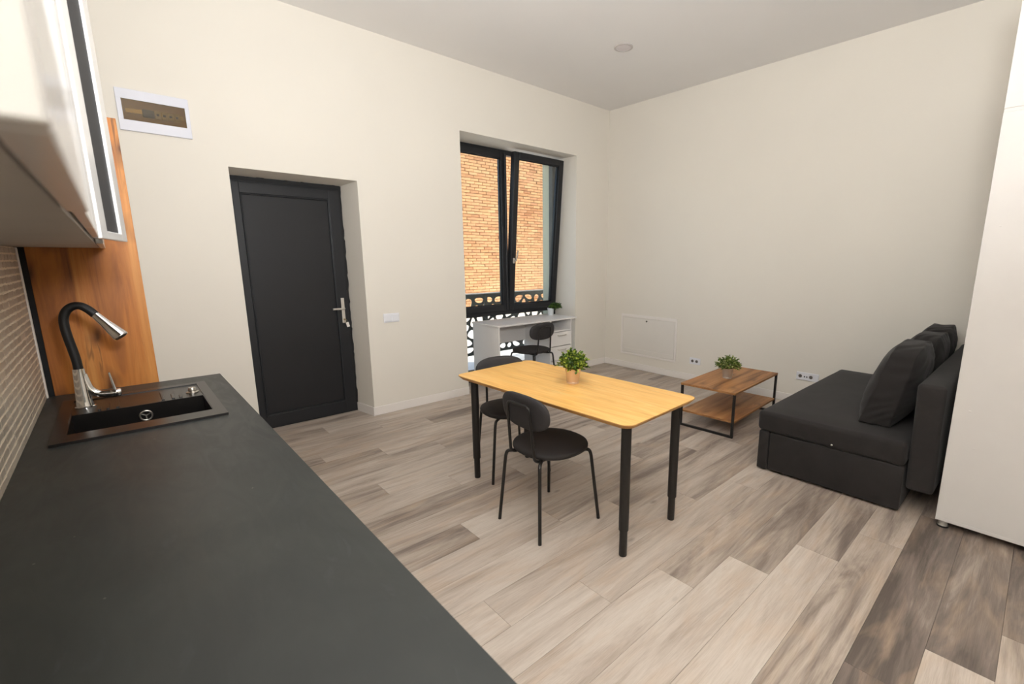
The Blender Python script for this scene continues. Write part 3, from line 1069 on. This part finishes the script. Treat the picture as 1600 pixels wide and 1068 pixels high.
# framed glass door, hinged on its near side, ajar
DWD = 0.345
dd = bmesh.new()
HH = ZK - ZB
st = 0.075
for a in ((0.0, 0.018, 0.0, st, 0.0, HH), (0.0, 0.018, DWD - st, DWD, 0.0, HH), (0.0, 0.018, st - .002, DWD - st + .002, 0, 0.022), (0.0, 0.018, st - .002, DWD - st + .002, HH - 0.05, HH)):
    rbox(dd, *a, r=0.0015, seg=1)
door = obj('door', dd, 'white_gloss', t_, loc=(DXO + 0.004, -hw + 0.004, 0.004), rot=(0, 0, R(-9.5)))
o = obj('door_glass', B(0.007, 0.011, st - 0.005, DWD - st + 0.005, 0.018, HH - 0.04), 'dark_glass', door)
o['label'] = 'dark grey glass pane'
t_, hw = wall_cab(2.102, 3.070, 'white wall cabinet farthest from the viewer, beside the oak panel')
for s in (-1, 1):
    y0, y1 = (-hw + 0.001, -0.0015) if s < 0 else (0.0015, hw - 0.001)
    obj('door', RB(DXO + 0.0025, DXO + 0.0205, y0, y1, -0.002, ZK - ZB, r=0.0015, seg=1), 'white_gloss', t_)

# ------------------------------------------------------------------ fittings on the walls
eb = thing('fuse_box', 'white wall-mounted fuse box with a smoked brown window', 'fuse box', (0.1575, YB, 2.335))
EW, EH = 0.379, 0.258
wx0, wx1, wz0, wz1 = 0.027, 0.355, 0.068, 0.196
bm = bmesh.new()
for a in ((0, EW, wz1, EH), (0, EW, 0, wz0), (0, wx0, wz0 - .002, wz1 + .002), (wx1, EW, wz0 - .002, wz1 + .002)):
    rbox(bm, a[0], a[1], -0.022, -0.0005, a[2], a[3], r=0.003, seg=2)
obj('surround', bm, 'panel_plastic', eb)
M['fuse_back'] = plain('tan_fuse_back', srgb(214, 190, 146), 0.5, var=0.05)
M['fuse_dark'] = plain('shadow_brown', srgb(70, 56, 40), 0.6)
obj('back_plate', B(wx0, wx1, -0.006, -0.001, wz0, wz1), 'fuse_back', eb)
obj('din_rail', RB(wx0 + 0.012, wx1 - 0.008, -0.012, -0.006, wz0 + 0.045, wz0 + 0.075, r=0.002, seg=1), 'steel', eb)
for i in range(4):
    k_ = obj('breaker', RB(0.190 + i * 0.034, 0.222 + i * 0.034, -0.0165, -0.006, wz0 + 0.030, wz0 + 0.082, r=0.002, seg=1), 'white_plastic', eb)
    obj('toggle', RB(0.198 + i * 0.034, 0.212 + i * 0.034, -0.0188, -0.0162, wz0 + 0.050, wz0 + 0.064, r=0.0012, seg=1), 'seal', k_)
obj('main_switch', RB(0.125, 0.187, -0.0165, -0.006, wz0 + 0.032, wz0 + 0.080, r=0.002, seg=1), 'rail', eb)
obj('smoked_cover', B(wx0 - 0.001, wx1 + 0.001, -0.0205, -0.0192, wz0 - 0.001, wz1 + 0.001), 'smoke', eb)
bm = bmesh.new()
poly = [(EW / 2 + 0.035 * math.cos(a * PI / 10), wz0 - 0.001 - 0.022 * math.sin(a * PI / 10)) for a in range(11)]
prism(bm, poly, -0.0232, -0.0215, 'y')
obj('finger_tab', bm, 'panel_plastic', eb)

sw = thing('light_switch', 'white double light switch on the wall right of the door', 'switch', (1.908, YB, 0.94))
obj('plate', RB(-0.078, 0.078, -0.011, -0.0003, -0.043, 0.043, r=0.004, seg=2), 'white_plastic', sw)
for s in (-0.0375, 0.0375):
    obj('rocker', RB(s - 0.034, s + 0.034, -0.016, -0.010, -0.032, 0.032, r=0.003, seg=2), 'white_plastic', sw)

ap = thing('access_panel', 'white recessed access panel with a lock, low on the wall', 'panel', (XR, 3.605, 0.195))
AW, AH = 0.89, 0.56
bm = bmesh.new()
for a in ((-AW / 2, AW / 2, AH - 0.04, AH), (-AW / 2, AW / 2, 0, 0.028), (-AW / 2, -AW / 2 + 0.028, 0.026, AH - 0.038), (AW / 2 - 0.028, AW / 2, 0.026, AH - 0.038)):
    rbox(bm, -0.010, -0.0003, a[0], a[1], a[2], a[3], r=0.002, seg=1)
obj('surround', bm, 'white_trim', ap)
ad = obj('door', RB(-0.008, -0.0005, -AW / 2 + 0.031, AW / 2 - 0.031, 0.031, AH - 0.043, r=0.002, seg=1), 'panel_white', ap)
obj('hinge_rail', RB(-0.011, -0.007, -AW / 2 + 0.04, AW / 2 - 0.04, 0.085, 0.089, r=0.001, seg=1), 'white_trim', ad)
bm = bmesh.new()
lathe(bm, [(0.012, 0), (0.012, 0.006), (0.008, 0.008)], 16)
bm.transform(Matrix.Translation((-0.008, 0.02, AH - 0.075)) @ Matrix.Rotation(-PI / 2, 4, 'Y'))
obj('lock', bm, 'lock', ad, smooth=40)

def socket(label, y, z, wdt, mods):
    s_ = thing('wall_socket', label, 'socket', (XR, y, z))
    obj('plate', RB(-0.012, -0.0003, -wdt / 2, wdt / 2, -0.041, 0.041, r=0.004, seg=2), 'white_plastic', s_)
    for my, kind in mods:
        if kind == 'round':
            bm = bmesh.new()
            lathe(bm, [(0.0195, 0.0), (0.0195, 0.0025), (0.0175, 0.0025), (0.0165, -0.006)], 20)
            bm.transform(Matrix.Translation((-0.012, my, 0.0)) @ Matrix.Rotation(-PI / 2, 4, 'Y'))
            k_ = obj('outlet', bm, 'lamp_ring', s_, smooth=40)
            bm = bmesh.new()
            lathe(bm, [(0.0165, 0.0), (0.0165, 0.0006)], 20)
            for p in (-0.0095, 0.0095):
                lathe(bm, [(0.0028, 0.0), (0.0028, 0.0012)], 8, (0, p, 0))
            bm.transform(Matrix.Translation((-0.0120, my, 0.0)) @ Matrix.Rotation(-PI / 2, 4, 'Y'))
            obj('outlet_well', bm, 'well', k_)
        else:
            k_ = obj('data_module', RB(-0.0145, -0.011, my - 0.010, my + 0.010, -0.022, 0.022, r=0.001, seg=1), 'white_plastic', s_)
            obj('jack', B(-0.0153, -0.0140, my - 0.0055, my + 0.0055, -0.009, 0.004), 'seal', k_)
    return s_
socket('white double wall socket beside the access panel', 2.885, 0.257, 0.145, [(0.032, 'round'), (-0.026, 'round')])
socket('wide white socket strip on the wall behind the sofa end', 1.595, 0.300, 0.215, [(0.068, 'round'), (0.026, 'data'), (0.002, 'data'), (-0.035, 'round')])

dl = thing('ceiling_downlight', 'small round unlit downlight in the ceiling', 'downlight', (3.73, 3.03, ZC))
bm = bmesh.new()
lathe(bm, [(0.088, 0.0), (0.088, -0.006), (0.080, -0.010), (0.070, -0.010), (0.068, -0.004)], 36)
obj('ring', bm, 'lamp_ring', dl, smooth=40)
bm = bmesh.new()
lathe(bm, [(0.069, -0.0005), (0.069, -0.006), (0.060, -0.0075)], 36)
obj('diffuser', bm, 'lamp_disc', dl, smooth=40)

# ------------------------------------------------------------------ dining table
tb = thing('dining_table', 'bamboo-topped dining table on four black telescopic legs', 'table', (1.935, 1.955, 0), R(2.4))
def rrect(hx, hy, r, n=8):
    out = []
    for cx, cy, a0 in ((hx - r, hy - r, 0), (-hx + r, hy - r, 90), (-hx + r, -hy + r, 180), (hx - r, -hy + r, 270)):
        for k in range(n + 1):
            a = R(a0 + 90 * k / n)
            out.append((cx + r * math.cos(a), cy + r * math.sin(a)))
    return out
THX, THY = 0.332, 0.705
bm = bmesh.new()
levels = [(-0.018, 0.715), (-0.001, 0.735), (0.0, 0.738), (-0.002, 0.740)]
ringv = []
for ins, z in levels:
    ringv.append([bm.verts.new((x, y, z)) for x, y in rrect(THX + ins, THY + ins, 0.055)])
n = len(ringv[0])
for a, c in zip(ringv, ringv[1:]):
    for k in range(n):
        bm.faces.new((a[k], a[(k + 1) % n], c[(k + 1) % n], c[k]))
bm.faces.new(ringv[0][::-1])
bm.faces.new(ringv[-1])
o = obj('tabletop', bm, 'bamboo', tb)
o.data.materials.append(M['bamboo_edge'])
for p in o.data.polygons:
    if abs(p.normal.z) < 0.9 or p.normal.z < 0:
        p.material_index = 1
for sx in (-1, 1):
    for sy in (-1, 1):
        cx, cy = sx * 0.236, sy * 0.623
        bm = bmesh.new()
        lathe(bm, [(0.0255, 0.145), (0.0255, 0.15), (0.0255, 0.70), (0.045, 0.703), (0.045, 0.7145)], 24, (cx, cy, 0))
        lg = obj('leg', bm, 'black_metal', tb, smooth=40)
        bm = bmesh.new()
        lathe(bm, [(0.019, 0.0), (0.0205, 0.004), (0.0205, 0.15)], 20, (cx, cy, 0))
        obj('leg_extension', bm, 'black_metal', lg, smooth=40)

# ------------------------------------------------------------------ chairs (local: faces +x)
def superell(a, b_, n, cnt=40):
    out = []
    for k in range(cnt):
        t_ = 2 * PI * k / cnt
        c, s = math.cos(t_), math.sin(t_)
        out.append((a * math.copysign(abs(c) ** (2 / n), c), b_ * math.copysign(abs(s) ** (2 / n), s)))
    return out
def pad(bm, a, b_, n, prof, fn):
    """stack of inset outlines; prof = [(inset, h)], fn maps (u,v,h) to 3D"""
    rings = []
    for ins, h in prof:
        rings.append([bm.verts.new(fn(u, v_, h)) for u, v_ in superell(max(a - ins, 0.002), max(b_ - ins, 0.002), n)])
    m_ = len(rings[0])
    for p, q in zip(rings, rings[1:]):
        for k in range(m_):
            bm.faces.new((p[k], p[(k + 1) % m_], q[(k + 1) % m_], q[k]))
    bm.faces.new(rings[0][::-1])
    bm.faces.new(rings[-1])
def make_chair(label, loc, rot, group):
    c = thing('upholstered_chair', label, 'chair', loc, rot, group)
    bm = bmesh.new()
    pad(bm, 0.207, 0.213, 2.25, [(0.05, 0.437), (0.012, 0.439), (0.002, 0.447), (0.0, 0.458), (0.004, 0.468), (0.016, 0.476), (0.045, 0.481), (0.10, 0.483), (0.17, 0.484)], lambda u, v_, h: (u + 0.030, v_, h - 0.004 * (1 if h > .47 else 0)))
    obj('seat', bm, 'chair_pad', c, smooth=60)
    bm = bmesh.new()
    # backrest: oval pad, gently curved and leaning back
    def bf(u, v_, h):
        lean = (v_) * -0.10
        curve = 0.55 * u * u
        return (-0.186 + h + lean + curve, u, 0.695 + v_)
    pad(bm, 0.190, 0.098, 2.7, [(0.03, 0.0), (0.004, 0.002), (0.0, 0.008), (0.0, 0.018), (0.004, 0.025), (0.02, 0.030), (0.05, 0.032), (0.09, 0.033)], bf)
    obj('backrest', bm, 'back_pad', c, smooth=60)
    bm = bmesh.new()
    w_ = 0.102
    pts = [(0.03, -w_ * 0.95, 0.428), (-0.15, -w_, 0.428), (-0.178, -w_, 0.445), (-0.205, -w_ * 0.9, 0.742), (-0.205, w_ * 0.9, 0.742), (-0.178, w_, 0.445), (-0.15, w_, 0.428), (0.03, w_ * 0.95, 0.428)]
    tube(bm, fillet(pts, 0.035, 7), 0.0085, 10)
    obj('back_frame', bm, 'black_metal', c, smooth=50)
    for sx, bx, fy in ((-1, -0.212, 0.178), (1, 0.214, 0.216)):
        for sy in (-1, 1):
            bm = bmesh.new()
            tx = bx * 0.84
            ty = fy * 0.80
            pts = [(tx * 0.45, sy * ty * 0.45, 0.428), (tx * 0.98, sy * ty * 0.98, 0.428), (tx * 1.02, sy * ty * 1.03, 0.40), (bx, sy * fy, 0.0)]
            tube(bm, fillet(pts, 0.055, 8), 0.0098, 10)
            obj('leg', bm, 'black_metal', c, smooth=50)
    bm = bmesh.new()
    tube(bm, [(0.03 + 0.085 * math.cos(k * PI / 12), 0.085 * math.sin(k * PI / 12), 0.428) for k in range(24)], 0.0085, 8, True)
    obj('seat_ring', bm, 'black_metal', c, smooth=50)
    return c
G = 'matching black chairs'
make_chair('black round-seat chair on the near long side of the dining table', (1.681, 1.857, 0), 0.0, G)
make_chair('black chair tucked under the far end of the dining table', (1.952, 2.556, 0), R(-105), G)
make_chair('black chair standing at the white desk under the window', (3.455, 4.045, 0), R(93), G)

# ------------------------------------------------------------------ plants
def plant(name, label, loc, pot, leafm, r0, r1, h, fr_, fh, nleaf, seed, lean=(0, 0), rim=True, flat=1.0):
    p = thing(name, label, 'plant', loc, 0, 'small potted plants')
    bm = bmesh.new()
    lathe(bm, [(r0 * 0.96, 0.0), (r0, 0.003), (r0 * 1.01, h * 0.12), (r0 * 0.985, h * 0.14), (r0 * 1.02, h * 0.16), (r1, h - 0.004), (r1 + 0.002, h), (r1 - 0.002, h), (r1 - 0.004, h - 0.006), (r0 * 0.9, h * 0.6)], 32)
    obj('pot', bm, pot, p, smooth=40)
    bm = bmesh.new()
    lathe(bm, [(r1 - 0.006, h - 0.014), (r1 - 0.006, h - 0.010), (0.01, h - 0.006)], 24)
    obj('soil', bm, 'soil', p)
    rg = random.Random(seed)
    bs = bmesh.new()
    bl = bmesh.new()
    tips = []
    nst = 64
    for i in range(nst):
        # stems fan out evenly over a dome that droops a little below the rim
        az = i * 2.39996 + rg.uniform(-.3, .3)
        ct_ = 1.0 - (i + 0.5) / nst * 1.08
        el = math.acos(max(-0.15, min(1.0, ct_)))
        L = rg.uniform(0.80, 1.0)
        d_ = Vector((math.sin(el) * math.cos(az) * fr_, math.sin(el) * math.sin(az) * fr_, (0.10 + 0.90 * math.cos(el)) * fh)) * L
        d_ += Vector((lean[0], lean[1], 0)) * L
        base = Vector((math.cos(az) * r1 * 0.55 * math.sin(el), math.sin(az) * r1 * 0.55 * math.sin(el), h - 0.008))
        end = Vector((0, 0, h - 0.008)) + d_
        mid = base.lerp(end, 0.5) + Vector((0, 0, fh * 0.14))
        tube(bs, [base, mid, end], [0.0014, 0.0011, 0.0007], 4)
        tips.append((base, mid, end))
    per = nleaf // nst
    for base, mid, end in tips:
        for k in range(per):
            u = 1 - 0.72 * (k / per)
            u = min(1, max(0.25, u + rg.uniform(-.04, .04)))
            pos = base * (1 - u) ** 2 + mid * 2 * u * (1 - u) + end * u * u
            dirv = ((end - base).normalized() * 0.6 + Vector((rg.uniform(-1, 1), rg.uniform(-1, 1), rg.uniform(-.4, 1.0)))).normalized()
            side = dirv.cross(Vector((rg.uniform(-.5, .5), rg.uniform(-.5, .5), 1))).normalized()
            nrm = side.cross(dirv)
            L = rg.uniform(0.014, 0.022) * flat
            W = L * 0.40
            pts7 = (pos, pos + dirv * L * 0.45 + side * W + nrm * 0.002, pos + dirv * L * 0.45 - side * W + nrm * 0.002,
                    pos + dirv * L * 0.8 + side * W * 0.75, pos + dirv * L * 0.8 - side * W * 0.75,
                    pos + dirv * L * 0.5 - nrm * 0.0025, pos + dirv * L - nrm * 0.002)
            a, b1, b2, c1, c2, m1, e = [bl.verts.new(q_) for q_ in pts7]
            for f in ((a, m1, b1), (a, b2, m1), (b1, m1, c1), (b2, c2, m1), (m1, e, c1), (m1, c2, e)):
                bl.faces.new(f)
    fo = obj('foliage', bl, leafm, p, normals=False)
    fo['kind'] = 'stuff'
    obj('stems', bs, 'stem', p, smooth=60)
    return p
plant('potted_plant', 'bushy green plant in a rose-gold pot on the dining table', (1.995, 1.957, 0.7402), 'copper_pot', 'leaf', 0.038, 0.049, 0.098, 0.104, 0.130, 1300, 4)
plant('potted_plant', 'pale-tipped green plant in a silver pot on the coffee table', (4.075, 1.965, 0.4002), 'silver_pot', 'leaf_pale', 0.040, 0.052, 0.098, 0.118, 0.125, 1200, 5)
plant('potted_plant', 'dark green trailing plant in a white pot on the desk', (4.20, 4.545, 0.7602), 'white_pot', 'leaf_dark', 0.036, 0.044, 0.095, 0.085, 0.075, 900, 6, lean=(0.07, -0.03), flat=1.2)

# ------------------------------------------------------------------ desk
dk = thing('writing_desk', 'white desk with a drawer pedestal standing in the window niche', 'desk', (3.05, 4.165, 0))
DL, DD, DZT = 1.262, 0.525, 0.76
obj('desktop', RB(0, DL, 0, DD, DZT - 0.018, DZT, r=0.0015, seg=1), 'white_lam', dk)
obj('side_panel', RB(0.008, 0.026, 0.006, DD - 0.004, 0, DZT - 0.0185, r=0.0012, seg=1), 'white_lam', dk)
PX0, PX1 = 0.80, 1.176
obj('pedestal_side', RB(PX0, PX0 + 0.016, 0.012, DD - 0.004, 0, DZT - 0.0185, r=0.0012, seg=1), 'white_lam', dk)
obj('pedestal_side', RB(PX1 - 0.016, PX1, 0.012, DD - 0.004, 0, DZT - 0.0185, r=0.0012, seg=1), 'white_lam', dk)
obj('pedestal_back', B(PX0 + 0.016, PX1 - 0.016, DD - 0.012, DD - 0.006, 0.04, DZT - 0.0185), 'white_lam', dk)
obj('pedestal_base', B(PX0 + 0.016, PX1 - 0.016, 0.02, DD - 0.012, 0.02, 0.036), 'white_lam', dk)
obj('modesty_panel', B(0.026, PX0, DD - 0.03, DD - 0.014, 0.455, DZT - 0.0185), 'white_lam', dk)
obj('shelf', B(PX0 + 0.016, PX1 - 0.016, 0.014, DD - 0.012, 0.598, 0.614), 'white_lam', dk)
zt_ = 0.594
for i in range(3):
    hgt = 0.180
    dw = obj('drawer', RB(PX0 + 0.018, PX1 - 0.018, 0.012, 0.030, zt_ - hgt, zt_ - 0.004, r=0.0015, seg=1), 'white_lam', dk)
    bm = bmesh.new()
    hx = (PX0 + PX1) / 2 + 0.01
    hz = zt_ - 0.045
    tube(bm, fillet([(hx - 0.068, 0.014, hz), (hx - 0.068, -0.012, hz), (hx + 0.068, -0.012, hz), (hx + 0.068, 0.014, hz)], 0.008, 4), 0.0045, 8)
    obj('handle', bm, 'steel', dw, smooth=40)
    zt_ -= hgt + 0.004

# ------------------------------------------------------------------ coffee table
ct = thing('coffee_table', 'low oak-effect coffee table with a lower shelf and black frame', 'table', (4.120, 1.945, 0), R(2.5))
CTX, CTY = 0.495, 0.252
def woodboard(name, a):
    o = obj(name, RB(*a, r=0.0015, seg=1), 'coffee_oak', ct)
    o.data.materials.append(M['coffee_edge'])
    for p in o.data.polygons:
        if abs(p.normal.z) < 0.5:
            p.material_index = 1
    return o
woodboard('tabletop', (-CTX, CTX, -CTY, CTY, 0.382, 0.400))
woodboard('shelf', (-CTX + 0.022, CTX - 0.022, -CTY + 0.004, CTY - 0.004, 0.128, 0.146))
q = 0.020
for sx in (-1, 1):
    x0, x1 = (-CTX + 0.002, -CTX + 0.022) if sx < 0 else (CTX - 0.022, CTX - 0.002)
    bm = bmesh.new()
    rbox(bm, x0, x1, -CTY + 0.002, CTY - 0.002, 0, q, r=0.0015, seg=1)
    fr_ = obj('floor_bar', bm, 'black_metal', ct)
    for y0 in (-CTY + 0.002, CTY - 0.002 - q):
        obj('leg', RB(x0, x1, y0, y0 + q, q - .001, 0.3815, r=0.0015, seg=1), 'black_metal', fr_)

# ------------------------------------------------------------------ sofa
SX0, SX1 = 3.225, 5.075
sf = thing('sofa_bed', 'charcoal velour sofa bed with storage base against the right wall', 'sofa', (SX0, 0.86, 0))
SL = SX1 - SX0
def soft(bm, x0, x1, y0, y1, z0, z1, r, nz=0.004, crown=0.0, sd=0):
    t = bmesh.new()
    addbox(t, x0, x1, y0, y1, z0, z1)
    bmesh.ops.bevel(t, geom=t.edges[:], offset=r, segments=4, profile=0.5, affect='EDGES')
    big = [e for e in t.edges if e.calc_length() > 0.25]
    bmesh.ops.subdivide_edges(t, edges=big, cuts=9, use_grid_fill=True)
    for v_ in t.verts:
        p = v_.co.copy()
        u = (p.x - x0) / (x1 - x0) * 2 - 1
        s = (p.y - y0) / (y1 - y0) * 2 - 1
        if p.z > (z0 + z1) / 2:
            v_.co.z += crown * (1 - u ** 4) * (1 - s ** 4)
        v_.co += mnoise.noise_vector(p * 5.0 + Vector((sd, sd, sd))) * nz
    merge(bm, t)
bm = bmesh.new()
soft(bm, 0.0, SL, -0.42, 0.445, 0.296, 0.440, 0.028, 0.004, 0.012, 1)
obj('seat_mattress', bm, 'velour', sf, smooth=70)
bm = bmesh.new()
rbox(bm, 0.010, SL - 0.01, -0.42, 0.355, 0.018, 0.294, r=0.008, seg=2)
obj('storage_box', bm, 'velour', sf, smooth=50)
bm = bmesh.new()
rbox(bm, 0.008, SL - 0.008, 0.362, 0.432, 0.012, 0.294, r=0.008, seg=2)
obj('front_panel', bm, 'velour', sf, smooth=50)
bm = bmesh.new()
t2 = bmesh.new()
soft(t2, 0.012, SL, -0.565, -0.436, 0.165, 0.805, 0.022, 0.004, 0.004, 3)
t2.transform(Matrix.Translation((0, 0, 0)))
merge(bm, t2)
for v_ in bm.verts:
    v_.co.y += -0.0 + (v_.co.z - 0.165) * 0.02
obj('backrest', bm, 'velour', sf, smooth=70)
for x, y in ((0.08, 0.39), (SL - 0.08, 0.39), (0.08, -0.36), (SL - 0.08, -0.36), (0.55, -0.50), (SL - 0.10, -0.50)):
    bm = bmesh.new()
    lathe(bm, [(0.022, 0), (0.024, 0.166 if y < -0.45 else 0.02)], 14, (x, y, 0))
    obj('foot', bm, 'black_plastic', sf, smooth=40)
bm = bmesh.new()
lathe(bm, [(0.006, 0), (0.006, 0.003), (0.003, 0.005)], 10)
bm.transform(Matrix.Translation((0.001, -0.035, 0.322)) @ Matrix.Rotation(-PI / 2, 4, 'Y'))
o = obj('button', bm, 'steel', sf, smooth=40)

def cushion(label, x0, x1, seed, lean=0.0, tilt=0.0):
    c = thing('back_cushion', label, 'cushion', ((x0 + x1) / 2, 0.655, 0.452), tilt, 'sofa back cushions')
    bm = bmesh.new()
    L, Hh, T = x1 - x0, 0.50, 0.27
    bmesh.ops.create_cube(bm, size=2.0)
    bmesh.ops.subdivide_edges(bm, edges=bm.edges[:], cuts=27, use_grid_fill=True)
    for v_ in bm.verts:
        u, wv, h = v_.co.x, v_.co.y, v_.co.z          # length, thickness, height
        full = (1 - abs(u) ** 3.5) * (1 - abs(h) ** 3.5)
        th = T / 2 * (0.62 + 0.55 * full)
        # plump crown: top bulges in the middle of the length, corners pulled in
        hz = (h + 1) / 2
        ln = L / 2 * (1 - 0.05 * abs(h) ** 3 * (1 - 0.3 * (1 - hz)))
        topb = 1.0 + 0.05 * (1 - u * u) * hz
        # gusset a little narrower at the top
        th *= 1.0 - 0.22 * hz
        x = u * ln
        y = wv * th
        z = hz * Hh * topb - 0.035 * (abs(u) ** 5) * hz
        p = Vector((x, y, z))
        # diagonal drag wrinkles
        wr = math.sin((x * 0.7 + z * 1.5 + y * 1.2) * 42 + 13 * mnoise.noise(p * 5 + Vector((seed, 0, 0)))) * 0.5 + 0.5
        amt = 0.012 * (0.3 + 0.7 * mnoise.noise(p * 6 + Vector((0, seed, 3))) ** 2 * 4)
        nv = Vector((u ** 3, wv ** 3, h ** 3)).normalized()
        p += nv * (wr - 0.5) * min(amt, 0.017)
        p += mnoise.noise_vector(p * 7 + Vector((seed, seed, 0))) * 0.007
        # lean back against the backrest
        p.y -= p.z * 0.22 + lean * p.z
        v_.co = p
    o = obj('cover', bm, 'velour', c, smooth=75)
    ss = o.modifiers.new('sub', 'SUBSURF')
    ss.levels = 1
    ss.render_levels = 1
    return c
cushion('wrinkled charcoal cushion at the near end of the sofa', 3.425, 3.965, 1.0)
cushion('middle charcoal cushion of the three along the sofa back', 3.995, 4.525, 5.0, lean=0.02, tilt=R(-1))
cushion('charcoal cushion farthest along the sofa, by the right wall', 4.555, 5.068, 9.0, lean=-0.02, tilt=R(2))

# ------------------------------------------------------------------ wardrobe
wd = thing('wardrobe', 'tall white wardrobe with a top module behind the sofa', 'wardrobe', (3.232, -0.04, 0))
WDX, WDY0, WDY1 = 1.80, -0.30, 0.308
obj('body', RB(0, WDX, WDY0, WDY1, 0.050, 2.195, r=0.0015, seg=1), 'white_ward', wd)
obj('plinth_edge', RB(-0.001, 0.02, WDY0, WDY1, 0.044, 0.062, r=0.0008, seg=1), 'white_ward', wd)
obj('top_module', RB(0, WDX, WDY0, WDY1, 2.212, 2.75, r=0.0015, seg=1), 'white_ward', wd)
obj('joint_board', B(0.003, WDX - 0.003, WDY0 + 0.003, WDY1 - 0.002, 2.195, 2.212), 'white_ward', wd)
for i in range(3):
    for z0, z1 in ((0.055, 2.19), (2.216, 2.745)):
        d_ = obj('door', RB(0.003 + i * 0.6, 0.597 + i * 0.6, WDY0 - 0.0185, WDY0 - 0.0005, z0, z1, r=0.0015, seg=1), 'white_ward', wd)
        obj('handle', RB(0.55 + i * 0.6, 0.562 + i * 0.6, WDY0 - 0.045, WDY0 - 0.018, (z0 + z1) / 2 - 0.08, (z0 + z1) / 2 + 0.08, r=0.003, seg=1), 'steel', d_)
for x in (0.034, WDX - 0.055):
    for y in (WDY0 + 0.05, WDY1 - 0.034):
        bm = bmesh.new()
        lathe(bm, [(0.026, 0.0), (0.026, 0.012), (0.022, 0.012), (0.022, 0.0505)], 20, (x, y, 0))
        obj('foot', bm, 'silver_pot', wd, smooth=40)
        bm = bmesh.new()
        lathe(bm, [(0.027, 0.0), (0.0275, 0.010)], 20, (x, y, 0))
        obj('foot_pad', bm, 'black_plastic', wd, smooth=40)
for yy, zz_ in ((0.268 - 0.02, 1.66), (0.14 + 0.1, 0.70), (0.20, 0.50)):
    bm = bmesh.new()
    lathe(bm, [(0.0055, 0), (0.0055, 0.0012), (0.004, 0.0018)], 14)
    bm.transform(Matrix.Translation((0.0, yy, zz_)) @ Matrix.Rotation(-PI / 2, 4, 'Y'))
    obj('screw_cap', bm, 'white_ward', wd, smooth=40)
